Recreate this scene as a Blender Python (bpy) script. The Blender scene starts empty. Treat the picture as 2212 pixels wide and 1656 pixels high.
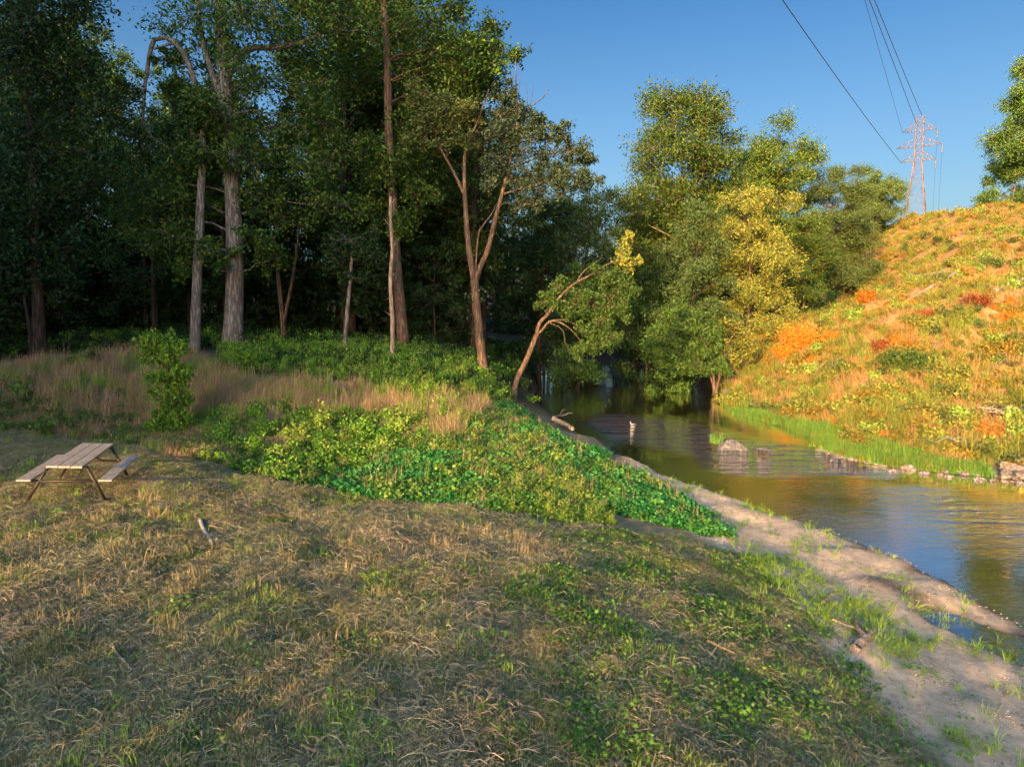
import bpy, math
import numpy as np
from mathutils import Vector, Matrix

SC = bpy.context.scene
COL = SC.collection
R = math.radians

# ------------------------------------------------------------------ camera
CAM_Z = 6.0                      # metres above the creek
PITCH = R(5.6)
FPX, CX, CY = 1495.0, 1106.0, 828.0     # focal length and centre on a 2212 x 1656 reading of the picture
cam = bpy.data.cameras.new("camera")
cam.sensor_fit = 'HORIZONTAL'
cam.angle_x = 2 * math.atan(CX / FPX)
cam.clip_start, cam.clip_end = 0.1, 3000
camo = bpy.data.objects.new("camera", cam)
COL.objects.link(camo)
camo.location = (0, 0, CAM_Z)
camo.rotation_euler = (math.pi / 2 - PITCH, 0, 0)
SC.camera = camo

# ------------------------------------------------------------------ sky, sun, exposure
SUN_DIR = Vector((-0.42, -0.907, 0)).normalized()
SUN_EL = R(11)
sun_vec = Vector((SUN_DIR.x * math.cos(SUN_EL), SUN_DIR.y * math.cos(SUN_EL), math.sin(SUN_EL)))
W = bpy.data.worlds.new("World")
SC.world = W
W.use_nodes = True
wn = W.node_tree
bg = wn.nodes["Background"]
sky = wn.nodes.new("ShaderNodeTexSky")
sky.sky_type = 'NISHITA'
sky.sun_disc = False
sky.sun_elevation = SUN_EL
sky.sun_rotation = math.atan2(SUN_DIR.x, SUN_DIR.y)
sky.altitude = 200
sky.air_density = 1.0
sky.dust_density = 5.0
sky.ozone_density = 6.0
# sky boosted sunward and overhead as added fill light, paler along the horizon
wtc = wn.nodes.new("ShaderNodeTexCoord")
wdot = wn.nodes.new("ShaderNodeVectorMath"); wdot.operation = 'DOT_PRODUCT'; wdot.inputs[1].default_value = sun_vec
wn.links.new(wtc.outputs["Generated"], wdot.inputs[0])
wr = wn.nodes.new("ShaderNodeValToRGB"); we = wr.color_ramp.elements
for _k in range(3): we.new(.5)
for _i, (_p, _c) in enumerate(((0.0, (.17, .175, .17)), (.46, (.21, .215, .205)), (.58, (.56, .51, .44)), (.78, (1.0, .84, .66)), (1.0, (1, .86, .66)))):
    we[_i].position = _p; we[_i].color = (*_c, 1)
wma = wn.nodes.new("ShaderNodeMath"); wma.operation = 'MULTIPLY_ADD'; wma.inputs[1].default_value = .5; wma.inputs[2].default_value = .5
wn.links.new(wdot.outputs["Value"], wma.inputs[0]); wn.links.new(wma.outputs[0], wr.inputs[0])
wsx = wn.nodes.new("ShaderNodeSeparateXYZ"); wn.links.new(wtc.outputs["Generated"], wsx.inputs[0])
wh = wn.nodes.new("ShaderNodeValToRGB"); wh.color_ramp.elements[0].position = 0.0; wh.color_ramp.elements[0].color = (1.35, .80, .54, 1); _e = wh.color_ramp.elements.new(.17); _e.color = (.80, .565, .43, 1)
wh.color_ramp.elements[2].position = .44; wh.color_ramp.elements[2].color = (.26, .34, .34, 1)
wn.links.new(wsx.outputs["Z"], wh.inputs[0])
wm1 = wn.nodes.new("ShaderNodeVectorMath"); wm1.operation = 'MULTIPLY'
wm2 = wn.nodes.new("ShaderNodeVectorMath"); wm2.operation = 'MULTIPLY'
wm3 = wn.nodes.new("ShaderNodeVectorMath"); wm3.operation = 'SCALE'; wm3.inputs["Scale"].default_value = 15.0
wn.links.new(sky.outputs[0], wm1.inputs[0]); wn.links.new(wr.outputs[0], wm1.inputs[1])
wn.links.new(wm1.outputs[0], wm2.inputs[0]); wn.links.new(wh.outputs[0], wm2.inputs[1])
wn.links.new(wm2.outputs[0], wm3.inputs[0]); wn.links.new(wm3.outputs[0], bg.inputs[0])
bg.inputs[1].default_value = 0.058
sl = bpy.data.lights.new("sun", 'SUN')
sl.energy = 3.2
sl.angle = R(0.5)
sl.color = (1.0, 0.62, 0.27)
so = bpy.data.objects.new("sun", sl)
COL.objects.link(so)
so.rotation_euler = sun_vec.to_track_quat('Z', 'Y').to_euler()
SC.view_settings.view_transform = 'Standard'
SC.view_settings.look = 'None'
SC.view_settings.gamma = 1.0
SC.view_settings.use_curve_mapping = False
SC.view_settings.exposure = 1.97
SC.cycles.max_bounces = 5
SC.cycles.diffuse_bounces = 3
SC.cycles.glossy_bounces = 2
SC.cycles.transmission_bounces = 3
SC.cycles.transparent_max_bounces = 4
SC.cycles.caustics_reflective = False
SC.cycles.caustics_refractive = False

# ------------------------------------------------------------------ picture reading -> world
CT, ST = math.cos(PITCH), math.sin(PITCH)

def ray(px, py):
    u, v = (px - CX) / FPX, (py - CY) / FPX
    return np.array((u, CT - v * ST, -ST - v * CT))

def P(px, py, Y):
    d = ray(px, py)
    return np.array((0, 0, CAM_Z)) + d * (Y / d[1])

# ------------------------------------------------------------------ terrain height
def seg_dist(x, y, poly, closed=True):
    pts = np.array(poly, float)
    best = np.full(np.shape(x), 1e9)
    n = len(pts)
    for i in range(n if closed else n - 1):
        a, b = pts[i], pts[(i + 1) % n]
        d = b - a
        t = np.clip(((x - a[0]) * d[0] + (y - a[1]) * d[1]) / max(d @ d, 1e-9), 0, 1)
        best = np.minimum(best, np.hypot(x - a[0] - t * d[0], y - a[1] - t * d[1]))
    return best

def inside(x, y, poly):
    pts = np.array(poly, float)
    c = np.zeros(np.shape(x), bool)
    n = len(pts)
    for i in range(n):
        (x1, y1), (x2, y2) = pts[i], pts[(i + 1) % n]
        if y1 == y2:
            continue
        m = ((y1 > y) != (y2 > y)) & (x < (x2 - x1) * (y - y1) / (y2 - y1) + x1)
        c ^= m
    return c

def smooth_poly(poly, n=4):
    p = np.array(poly, float)
    for _ in range(n // 2):
        q = np.roll(p, -1, 0)
        p = np.stack([p * .75 + q * .25, p * .25 + q * .75], 1).reshape(-1, 2)
    return p

RIVER = smooth_poly([(30, -14), (18, -2), (13.8, 5), (11.4, 9.5), (10.4, 12.5), (10.3, 15), (10.2, 16.6), (9.6, 18.2), (8.5, 20.6), (7.2, 23.2), (5.4, 25.2), (4.3, 31), (3.3, 37),
    (2.0, 42), (1.6, 48), (2.2, 58), (3.0, 68), (2.5, 78), (-8, 84), (-22, 90), (-20, 100), (-4, 97), (8, 94), (15, 86), (17.5, 72), (17, 62),
    (16.0, 53), (15.3, 47), (13.6, 43), (13.4, 40), (14.2, 37), (14.6, 34.5), (13.2, 31.5), (13.0, 29), (14.6, 26.6), (18.3, 24.4), (24, 21.5), (34, 12), (44, -6)])
PUDDLE = smooth_poly([(8.4, 13.5), (8.75, 13.3), (9.2, 12.4), (9.55, 11.4), (10.3, 10.0), (10.0, 9.7), (9.2, 10.8), (8.8, 11.9), (8.5, 12.8)])

def river_sd(x, y):
    d = seg_dist(x, y, RIVER)
    return np.where(inside(x, y, RIVER), -d, d)

CTRL = []
def cw(*pts):
    for p in pts:
        CTRL.append(p)
def cp(*pts):
    for px, py, Y in pts:
        CTRL.append(tuple(P(px, py, Y)))
# mown meadow in front
cw((-14, 3, 2.1), (-6, 3, 1.9), (0, 3, 1.6), (4, 4, 1.05), (7, 5, .5), (-12, 6, 2.0), (-6, 6, 1.8), (-2, 6, 1.68), (2, 6, 1.35), (4, 7, .92), (5.3, 8, .5), (7.2, 9, .25))
cw((-12, 10, 2.0), (-6, 10, 1.78), (-2, 10, 1.62), (1, 10, 1.36), (3.5, 10, .95), (5.3, 11, .5), (7.2, 12.8, .22), (9.4, 14.3, .14), (9.4, 16.3, .14), (8.0, 18.8, .18), (10.2, 11, .1))
cw((-11, 15.5, 1.9), (-6, 15, 1.62), (-3, 15, 1.38), (0, 15, 1.14), (3, 15, .85), (5.7, 16, .38), (7.0, 17, .2))
cw((-30, 5, 2.6), (-30, -10, 2.4), (0, -10, 1.9), (12, -12, .8), (-10, -30, 2.2), (20, -40, 1.5))
cp((250, 957, 21.6), (450, 1008, 19.2), (640, 1052, 18.0), (900, 1092, 17.1), (1070, 1112, 16.7), (1350, 1152, 16.2))
# bank and mound
cp((300, 958, 24.0), (250, 805, 29.5), (0, 805, 27.5), (0, 925, 23), (500, 752, 38), (420, 758, 37), (0, 780, 34))
cp((560, 1008, 21.5), (560, 880, 26.5), (560, 795, 33), (800, 1056, 19.2), (800, 955, 24), (800, 855, 28.5), (850, 790, 34), (870, 757, 42))
cp((1000, 1010, 21), (1000, 905, 27), (1045, 805, 38), (1110, 862, 37), (1200, 1104, 18), (1200, 1005, 22.5), (1200, 945, 26.5), (1300, 985, 25), (1400, 1050, 21.5), (1500, 1130, 18.4))
cp((1060, 872, 33), (1100, 960, 25), (1000, 835, 34))
cw((-15, 60, 4.2), (-40, 50, 4.2), (-5, 60, 3.4), (-15, 90, 5), (-40, 20, 3.6), (-60, 80, 6), (0, 52, 1.8), (-2, 46, 2.6))
# far end of the creek
cw((12, 100, 2.0), (0, 108, 3.5), (25, 95, 3.0), (22, 75, 2.2), (-30, 120, 6), (20, 130, 6))
# far bank and hillside
cp((1700, 880, 43), (1640, 850, 47), (1620, 800, 54), (1900, 940, 31.5), (2212, 965, 29), (1900, 850, 37.5), (2212, 850, 34.5), (1900, 750, 45.5), (2212, 750, 41),
   (1700, 770, 55), (1640, 700, 72), (1830, 672, 80), (1900, 650, 58), (2212, 650, 49), (2212, 580, 56), (2212, 503, 66), (2060, 560, 67), (1900, 512, 100), (2010, 487, 92), (2110, 484, 80), (1780, 700, 66), (1850, 600, 90))
cw((21, 23.5, .5), (26, 24, 1.6), (34, 24, 5), (45, 20, 10), (60, 130, 20.5), (90, 110, 22), (80, 70, 20), (88, 150, 22.5), (60, 40, 16.5), (70, 10, 17), (120, 60, 22), (40, 130, 15), (36, 105, 6))
for a in range(0, 360, 30):
    ca, sa = math.sin(R(a)), math.cos(R(a))
    for r, k in ((320, 1.0), (900, 1.15)):
        base = 8 + (16 if 20 < a < 150 else 0)
        cw((ca * r, sa * r, base * k))
CTRL = np.array(CTRL)

def warp(x, y):
    r = np.hypot(x, y) + 1e-6
    k = np.arcsinh(r / 14.0) * 3.0 / r
    return x * k, y * k

_cx, _cy = warp(CTRL[:, 0], CTRL[:, 1])
def _U(r2):
    return r2 * np.log(r2 + 1e-9) * .5
_n = len(CTRL)
_A = np.zeros((_n + 3, _n + 3))
_A[:_n, :_n] = _U((_cx[:, None] - _cx) ** 2 + (_cy[:, None] - _cy) ** 2) + np.eye(_n) * 0.004
_A[:_n, _n] = 1; _A[:_n, _n + 1] = _cx; _A[:_n, _n + 2] = _cy
_A[_n:, :_n] = _A[:_n, _n:].T
_w = np.linalg.solve(_A, np.concatenate([CTRL[:, 2], np.zeros(3)]))

def tps(x, y):
    x = np.asarray(x, float); y = np.asarray(y, float)
    wx, wy = warp(x, y)
    out = _w[_n] + _w[_n + 1] * wx + _w[_n + 2] * wy
    for i in range(_n):
        out = out + _w[i] * _U((wx - _cx[i]) ** 2 + (wy - _cy[i]) ** 2)
    return out

_nr = np.random.RandomState(5)
_NW = [(_nr.uniform(0, 6.28), _nr.uniform(0, 6.28), _nr.uniform(.7, 1.4)) for _ in range(14)]
def noise(x, y, scale, seed=0):
    """smooth noise in about -1..1 from a few crossed waves"""
    o = 0
    for k in range(7):
        a, ph, fr = _NW[(k + seed * 3) % 14]
        a = a + seed * 1.7
        o = o + np.sin((x * math.cos(a) + y * math.sin(a)) * fr * 6.28 / scale + ph * (seed + 1) + 1.3 * np.sin((x * math.sin(a) - y * math.cos(a)) * 3.1 / scale + k))
    return o / 3.6

def sstep(a, b, v):
    t = np.clip((v - a) / (b - a), 0, 1)
    return t * t * (3 - 2 * t)

def height(x, y):
    x = np.asarray(x, float); y = np.asarray(y, float)
    r = np.hypot(x, y)
    z = tps(x, y)
    z = z + .05 * noise(x, y, 2.3, 1) * sstep(4, 9, r) + .035 * noise(x, y, .9, 2) + .10 * noise(x, y, 5.0, 3) * sstep(16, 26, y)
    z = z + sstep(14, 30, x) * sstep(24, 40, y) * (.28 * noise(x, y, 4.2, 1) + .5 * noise(x, y, 11, 2)) * sstep(1.0, 3.5, z)
    z = np.maximum(z, .05 + .02 * noise(x, y, 1.1, 2))
    sd = river_sd(x, y)
    bed = -np.minimum(.7, .03 + .30 * np.abs(sd))
    k = sstep(0.0, 1.3, sd + .12 * noise(x, y, 1.4, 4))
    z = np.where(sd < -0.25, bed, bed * (1 - k) * (sd < .5) + z * k + .0)
    pd = seg_dist(x, y, PUDDLE)
    pin = np.where(inside(x, y, PUDDLE), pd, -pd)
    kk = sstep(-.7, .06, pin + .05 * noise(x, y, .7, 1))
    z = z * (1 - kk) + (-.07) * kk
    return z

def G(px, py, y0=4.0, y1=140.0):
    """where the sight line through this picture point meets the ground"""
    d = ray(px, py)
    ys = np.concatenate([np.linspace(y0, 40, 500), np.linspace(40.1, y1, 500)])
    t = ys / d[1]
    x, z = d[0] * t, CAM_Z + d[2] * t
    g = height(x, ys)
    hit = np.nonzero(z <= g)[0]
    i = hit[0] if len(hit) else len(ys) - 1
    return np.array((x[i], ys[i], g[i]))

def GP(*pp):
    return [tuple(G(a, b)[:2]) for a, b in pp]

def H1(x, y):
    return float(height(np.array([x]), np.array([y]))[0])

# ------------------------------------------------------------------ mesh helpers
class Geo:
    def __init__(self):
        self.V, self.Q, self.T, self.n = [], [], [], 0
    def add(self, V, Q=None, T=None):
        V = np.asarray(V, float).reshape(-1, 3)
        if Q is not None and len(Q): self.Q.append(np.asarray(Q, int).reshape(-1, 4) + self.n)
        if T is not None and len(T): self.T.append(np.asarray(T, int).reshape(-1, 3) + self.n)
        self.V.append(V); self.n += len(V)
        return self
    def tube(self, path, rad, sides=6, cap=True, rough=0.0, rng=None):
        p = np.asarray(path, float); k = len(p)
        r = np.broadcast_to(np.asarray(rad, float), (k,)).copy()
        t = np.gradient(p, axis=0); t /= np.linalg.norm(t, axis=1)[:, None] + 1e-9
        ref = np.array((0.31, 0.95, 0.07)) if abs(t[:, 2]).mean() > .5 else np.array((0.05, 0.1, 1.0))
        a = np.cross(t, ref); a /= np.linalg.norm(a, axis=1)[:, None] + 1e-9
        b = np.cross(t, a)
        th = np.arange(sides) * 2 * math.pi / sides
        rr = r[:, None] * (1 + (rough * (rng.rand(k, sides) - .5) * 2 if rough and rng is not None else 0))
        V = p[:, None, :] + rr[..., None] * (np.cos(th)[None, :, None] * a[:, None, :] + np.sin(th)[None, :, None] * b[:, None, :])
        i = np.arange(k - 1)[:, None] * sides; j = np.arange(sides)[None, :]; j2 = (j + 1) % sides
        Q = np.stack([i + j, i + j2, i + sides + j2, i + sides + j], -1).reshape(-1, 4)
        V = V.reshape(-1, 3)
        T = None
        if cap:
            V = np.vstack([V, p[:1], p[-1:]])
            c0, c1 = k * sides, k * sides + 1
            jj = np.arange(sides); j2 = (jj + 1) % sides; e = (k - 1) * sides
            T = np.vstack([np.stack([np.full(sides, c0), j2, jj], 1), np.stack([np.full(sides, c1), e + jj, e + j2], 1)])
        return self.add(V, Q, T)
    def box(self, c, s, M=None):
        v = np.array([(x, y, z) for x in (-.5, .5) for y in (-.5, .5) for z in (-.5, .5)]) * np.array(s)
        if M is not None: v = v @ np.asarray(M).T
        return self.add(v + np.array(c), [(0, 1, 3, 2), (4, 6, 7, 5), (0, 4, 5, 1), (2, 3, 7, 6), (0, 2, 6, 4), (1, 5, 7, 3)])
    def mesh(self, name, mat, smooth=False):
        me = bpy.data.meshes.new(name)
        V = np.vstack(self.V) if self.V else np.zeros((0, 3))
        Q = np.vstack(self.Q) if self.Q else np.zeros((0, 4), int)
        T = np.vstack(self.T) if self.T else np.zeros((0, 3), int)
        me.vertices.add(len(V)); me.vertices.foreach_set("co", V.astype(np.float32).ravel())
        nl = Q.size + T.size
        me.loops.add(nl); me.loops.foreach_set("vertex_index", np.concatenate([Q.ravel(), T.ravel()]).astype(np.int32))
        npoly = len(Q) + len(T)
        me.polygons.add(npoly)
        st = np.concatenate([np.arange(len(Q)) * 4, Q.size + np.arange(len(T)) * 3]).astype(np.int32)
        me.polygons.foreach_set("loop_start", st)
        if smooth: me.polygons.foreach_set("use_smooth", np.ones(npoly, bool))
        me.update(calc_edges=True)
        if mat is not None: me.materials.append(mat)
        return me

def link(name, me, parent=None, loc=None):
    o = bpy.data.objects.new(name, me)
    COL.objects.link(o)
    if loc is not None: o.location = loc
    if parent is not None: o.parent = parent
    return o
def tag(o, label=None, cat=None, group=None, kind=None):
    if label: o["label"] = label
    if cat: o["category"] = cat
    if group: o["group"] = group
    if kind: o["kind"] = kind
    return o
def thing(name, label, cat, loc=(0, 0, 0), rz=0.0, group=None):
    o = link(name, None, None, loc)
    o.rotation_euler = (0, 0, rz)
    return tag(o, label, cat, group)

# ------------------------------------------------------------------ materials
def new_mat(name):
    m = bpy.data.materials.new(name); m.use_nodes = True
    nt = m.node_tree; nt.nodes.clear()
    return m, nt, nt.nodes.new("ShaderNodeOutputMaterial")
def nd(nt, t, **kw):
    n = nt.nodes.new(t)
    for k, v in kw.items(): setattr(n, k, v)
    return n
def ramp(nt, stops, src=None, interp='LINEAR'):
    n = nt.nodes.new("ShaderNodeValToRGB"); e = n.color_ramp.elements
    n.color_ramp.interpolation = interp
    while len(e) < len(stops): e.new(.5)
    for i, (p, c) in enumerate(stops):
        e[i].position = p; e[i].color = (*c, 1) if len(c) == 3 else c
    if src is not None: nt.links.new(src, n.inputs[0])
    return n
def tex_noise(nt, scale, detail=3, rough=.55, vec=None, dist=0):
    n = nt.nodes.new("ShaderNodeTexNoise")
    n.inputs["Scale"].default_value = scale; n.inputs["Detail"].default_value = detail; n.inputs["Roughness"].default_value = rough; n.inputs["Distortion"].default_value = dist
    if vec is not None: nt.links.new(vec, n.inputs["Vector"])
    return n
def mixc(nt, fac, a, b, mode='MIX'):
    n = nt.nodes.new("ShaderNodeMix"); n.data_type = 'RGBA'; n.blend_type = mode
    for s, v in ((0, fac), (6, a), (7, b)):
        if isinstance(v, (int, float)): n.inputs[s].default_value = v
        elif isinstance(v, tuple): n.inputs[s].default_value = (*v, 1)
        else: nt.links.new(v, n.inputs[s])
    return n.outputs[2]
def math_n(nt, op, a, b=0.0, clamp=False):
    n = nt.nodes.new("ShaderNodeMath"); n.operation = op; n.use_clamp = clamp
    for i, v in enumerate((a, b)):
        if isinstance(v, (int, float)): n.inputs[i].default_value = v
        else: nt.links.new(v, n.inputs[i])
    return n.outputs[0]

def leaf_mat(name, cols, trans=.35, patch=None, patch_scale=.25, rough=.55):
    """leaf or blade colours: one random pick per leaf, drifting over the ground with a wide noise"""
    m, nt, out = new_mat(name)
    g = nd(nt, "ShaderNodeNewGeometry")
    n = len(cols)
    r = ramp(nt, [(i / max(1, n - 1), c) for i, c in enumerate(cols)], g.outputs["Random Per Island"])
    col = r.outputs[0]
    if patch:
        tn = tex_noise(nt, patch_scale, 2, .6, g.outputs["Position"])
        pr = ramp(nt, [(.42, (0, 0, 0)), (.62, (1, 1, 1))], tn.outputs[0])
        r2 = ramp(nt, [(i / max(1, len(patch) - 1), c) for i, c in enumerate(patch)], g.outputs["Random Per Island"])
        col = mixc(nt, pr.outputs[0], col, r2.outputs[0])
    oi = nd(nt, "ShaderNodeObjectInfo")
    v = math_n(nt, 'MULTIPLY_ADD', oi.outputs["Random"], .5)
    v.node.inputs[2].default_value = .75
    hs = nd(nt, "ShaderNodeHueSaturation")
    nt.links.new(v, hs.inputs["Value"]); nt.links.new(col, hs.inputs["Color"])
    p = nd(nt, "ShaderNodeBsdfPrincipled"); p.inputs["Roughness"].default_value = rough
    p.inputs["Specular IOR Level"].default_value = .25
    nt.links.new(hs.outputs[0], p.inputs["Base Color"])
    t = nd(nt, "ShaderNodeBsdfTranslucent"); nt.links.new(hs.outputs[0], t.inputs[0])
    mx = nd(nt, "ShaderNodeMixShader"); mx.inputs[0].default_value = trans
    nt.links.new(p.outputs[0], mx.inputs[1]); nt.links.new(t.outputs[0], mx.inputs[2])
    nt.links.new(mx.outputs[0], out.inputs[0])
    return m

def bark_mat(name, c1, c2, scale=2.2, stretch=.14, bump=.9, rough=.85):
    m, nt, out = new_mat(name)
    tc = nd(nt, "ShaderNodeTexCoord")
    mp = nd(nt, "ShaderNodeMapping"); mp.inputs["Scale"].default_value = (1, 1, stretch)
    nt.links.new(tc.outputs["Object"], mp.inputs[0])
    a = tex_noise(nt, scale * 6, 5, .65, mp.outputs[0], .4)
    b = tex_noise(nt, scale * .35, 3, .6, tc.outputs["Object"])
    r = ramp(nt, [(.34, tuple(x * .7 for x in c1)), (.48, c1), (.60, c2), (.75, tuple(min(1, x * 1.15) for x in c2))], a.outputs[0])
    c = mixc(nt, math_n(nt, 'MULTIPLY', b.outputs[0], .7), r.outputs[0], tuple(x * .45 for x in c1))
    p = nd(nt, "ShaderNodeBsdfPrincipled"); p.inputs["Roughness"].default_value = rough; p.inputs["Specular IOR Level"].default_value = .2
    nt.links.new(c, p.inputs["Base Color"])
    bu = nd(nt, "ShaderNodeBump"); bu.inputs["Strength"].default_value = bump; bu.inputs["Distance"].default_value = .04
    nt.links.new(a.outputs[0], bu.inputs["Height"]); nt.links.new(bu.outputs[0], p.inputs["Normal"])
    nt.links.new(p.outputs[0], out.inputs[0])
    return m

def plain_mat(name, c, rough=.6, metal=0.0, var=.25, scale=8.0):
    m, nt, out = new_mat(name)
    tc = nd(nt, "ShaderNodeTexCoord")
    a = tex_noise(nt, scale, 4, .6, tc.outputs["Object"])
    r = ramp(nt, [(.3, tuple(x * (1 - var) for x in c)), (.7, tuple(min(1, x * (1 + var)) for x in c))], a.outputs[0])
    p = nd(nt, "ShaderNodeBsdfPrincipled"); p.inputs["Roughness"].default_value = rough; p.inputs["Metallic"].default_value = metal
    nt.links.new(r.outputs[0], p.inputs["Base Color"]); nt.links.new(p.outputs[0], out.inputs[0])
    return m
# ------------------------------------------------------------------ zones on the ground (world outlines)
Z_EDGE = GP((0, 920), (130, 930), (250, 950), (330, 985), (450, 1003), (560, 1035), (640, 1048), (760, 1075), (900, 1092), (1070, 1112), (1200, 1140), (1350, 1152), (1480, 1160))
Z_MOWN = Z_EDGE + [(5.0, 15.5), (5.2, 13), (5.0, 10.5), (5.1, 8.5), (5.5, 6), (6, 3), (8, 0), (-30, 0), (-34, 20), (-19, 23.5)]
Z_SAND = [(4.2, 17.8), (5.2, 15.6), (5.4, 13), (5.0, 10.5), (5.1, 8.5), (5.6, 6), (7, 2), (14, -2), (17, 2), (12.8, 8), (11.2, 12), (11.0, 16), (10, 19), (8.8, 21.5), (7.4, 24.2), (5.2, 26.4), (4.2, 26)]
Z_IVY = GP((630, 1045), (760, 1028), (880, 975), (1000, 958), (1050, 890), (1075, 868), (1125, 885), (1200, 945), (1300, 985), (1405, 1045), (1500, 1105), (1578, 1165), (1400, 1125), (1320, 1105), (1220, 1080), (1150, 1090), (1060, 1100), (900, 1084))
Z_DRY = GP((0, 880), (0, 800), (120, 782), (300, 768), (420, 768), (480, 805), (600, 830), (760, 835), (900, 865), (1040, 868), (1060, 890), (1010, 950), (930, 960), (880, 905), (700, 905), (620, 900), (460, 905), (420, 915), (200, 905))
Z_WEED = GP((470, 800), (470, 752), (700, 745), (1000, 770), (1050, 805), (1110, 865), (1080, 872), (1000, 850), (880, 862), (760, 830), (600, 822))
Z_BANK = GP((430, 940), (470, 885), (640, 885), (880, 890), (960, 950), (900, 975), (760, 1030), (630, 1050), (560, 1030), (450, 1000))
Z_HILL = [(14.2, 45.5), (14.6, 42.5), (15.8, 37.5), (16.2, 34.5), (15.2, 30.5), (18, 27.5), (24, 25), (40, 22), (70, 22), (90, 60), (92, 110), (66, 112), (52, 104), (44, 94), (33, 82), (24, 74), (18.5, 66), (16.8, 56)]
Z_REED = GP((1565, 880), (1640, 885), (1760, 915), (1830, 925), (1900, 955), (2000, 985), (2130, 1015), (2140, 1030), (2050, 1030), (1950, 1012), (1850, 995), (1760, 965), (1760, 945), (1680, 920), (1590, 898))

def zone_w(x, y, poly, soft):
    d = seg_dist(x, y, poly)
    return sstep(-soft, soft, np.where(inside(x, y, poly), d, -d))

# ------------------------------------------------------------------ ground sheet
def axis(lim_lo, lim_hi, n, c, dense):
    t = np.linspace(-1, 1, n)
    s = np.sinh(t * 4.2) / math.sinh(4.2)
    v = np.where(s < 0, c + s * (c - lim_lo), c + s * (lim_hi - c))
    k = np.linspace(dense[0], dense[1], int(n * 1.1))
    v = np.unique(np.concatenate([v, k]).round(3))
    keep = [v[0]]
    for q in v[1:]:
        if q - keep[-1] > .05: keep.append(q)
    return np.array(keep)
gx = axis(-900, 900, 230, 0, (-22, 30)); gy = axis(-500, 1300, 230, 18, (3, 62))
XX, YY = np.meshgrid(gx, gy)
ZZ = height(XX, YY)
geo = Geo()
nx, ny = len(gx), len(gy)
i = (np.arange(ny - 1)[:, None] * nx + np.arange(nx - 1)[None, :]).ravel()
geo.add(np.stack([XX, YY, ZZ], -1).reshape(-1, 3), np.stack([i, i + 1, i + nx + 1, i + nx], 1))

def ground_mat():
    m, nt, out = new_mat("ground_soil")
    g = nd(nt, "ShaderNodeNewGeometry"); pos = g.outputs["Position"]
    A = lambda n: nd(nt, "ShaderNodeAttribute", attribute_name=n).outputs["Fac"]
    n1 = tex_noise(nt, .35, 4, .6, pos); n2 = tex_noise(nt, 6, 5, .65, pos); n3 = tex_noise(nt, 38, 4, .7, pos)
    thatch = ramp(nt, [(.25, (.075, .055, .035)), (.5, (.20, .15, .092)), (.75, (.36, .28, .18))], n3.outputs[0])
    green = ramp(nt, [(.3, (.035, .055, .016)), (.7, (.11, .15, .04))], n3.outputs[0])
    c = mixc(nt, ramp(nt, [(.45, (0, 0, 0)), (.62, (.75, .75, .75))], n1.outputs[0]).outputs[0], thatch.outputs[0], green.outputs[0])
    earth = ramp(nt, [(.3, (.10, .06, .038)), (.7, (.23, .15, .10))], n2.outputs[0])
    c = mixc(nt, A("earth"), c, earth.outputs[0])
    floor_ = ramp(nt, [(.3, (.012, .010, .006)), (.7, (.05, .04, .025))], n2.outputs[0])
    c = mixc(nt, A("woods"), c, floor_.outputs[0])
    hill = ramp(nt, [(.3, (.20, .105, .04)), (.5, (.36, .20, .08)), (.7, (.46, .28, .13))], n2.outputs[0])
    c = mixc(nt, A("hill"), c, hill.outputs[0])
    sandn = mixc(nt, .45, n2.outputs[0], n3.outputs[0])
    sand = ramp(nt, [(.33, (.16, .11, .075)), (.46, (.40, .295, .21)), (.68, (.60, .465, .35))], sandn)
    c = mixc(nt, A("sand"), c, sand.outputs[0])
    mudn = math_n(nt, 'MULTIPLY', A("mud"), math_n(nt, 'ADD', n2.outputs[0], .55, True), True)
    mud = ramp(nt, [(.3, (.022, .018, .014)), (.7, (.085, .062, .046))], n2.outputs[0])
    c = mixc(nt, mudn, c, mud.outputs[0])
    p = nd(nt, "ShaderNodeBsdfPrincipled"); nt.links.new(c, p.inputs["Base Color"])
    p.inputs["Specular IOR Level"].default_value = .25
    nt.links.new(math_n(nt, 'MULTIPLY_ADD', A("mud"), -.5).node.outputs[0], p.inputs["Roughness"])
    p.inputs["Roughness"].links[0].from_node.inputs[2].default_value = .92
    bu = nd(nt, "ShaderNodeBump"); bu.inputs["Strength"].default_value = .8; bu.inputs["Distance"].default_value = .05
    nt.links.new(mixc(nt, .5, n2.outputs[0], n3.outputs[0]), bu.inputs["Height"]); nt.links.new(bu.outputs[0], p.inputs["Normal"])
    nt.links.new(p.outputs[0], out.inputs[0])
    return m
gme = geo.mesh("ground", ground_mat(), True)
fx, fy, fz = XX.ravel(), YY.ravel(), ZZ.ravel()
SD = river_sd(fx, fy)
jit = noise(fx, fy, 2.2, 3) * .5
w_sand = np.maximum(zone_w(fx + jit, fy + jit, Z_SAND, .35), (SD < 1.6) & (fx > 12) & (fy < 50)) * 1.0
w_hill = np.maximum(zone_w(fx, fy, Z_HILL, 1.0), (fx > 40))
w_mud = (1 - sstep(.35, 1.0, SD + jit * .7 - .15 * (fy < 20))) + .85 * zone_w(fx + jit * .4, fy + jit * .4, smooth_poly([(7.6, 15.2), (8.6, 14.4), (9.6, 12.6), (10.6, 10.2), (10.2, 9.3), (9.0, 10.3), (8.4, 11.8), (8.0, 13.4)]), .3)
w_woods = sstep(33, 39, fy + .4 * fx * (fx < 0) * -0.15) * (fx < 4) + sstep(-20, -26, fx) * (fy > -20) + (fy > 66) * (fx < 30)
w_earth = zone_w(fx, fy, Z_BANK, .5) * .9 + zone_w(fx, fy, Z_DRY, .5) * .6
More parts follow.
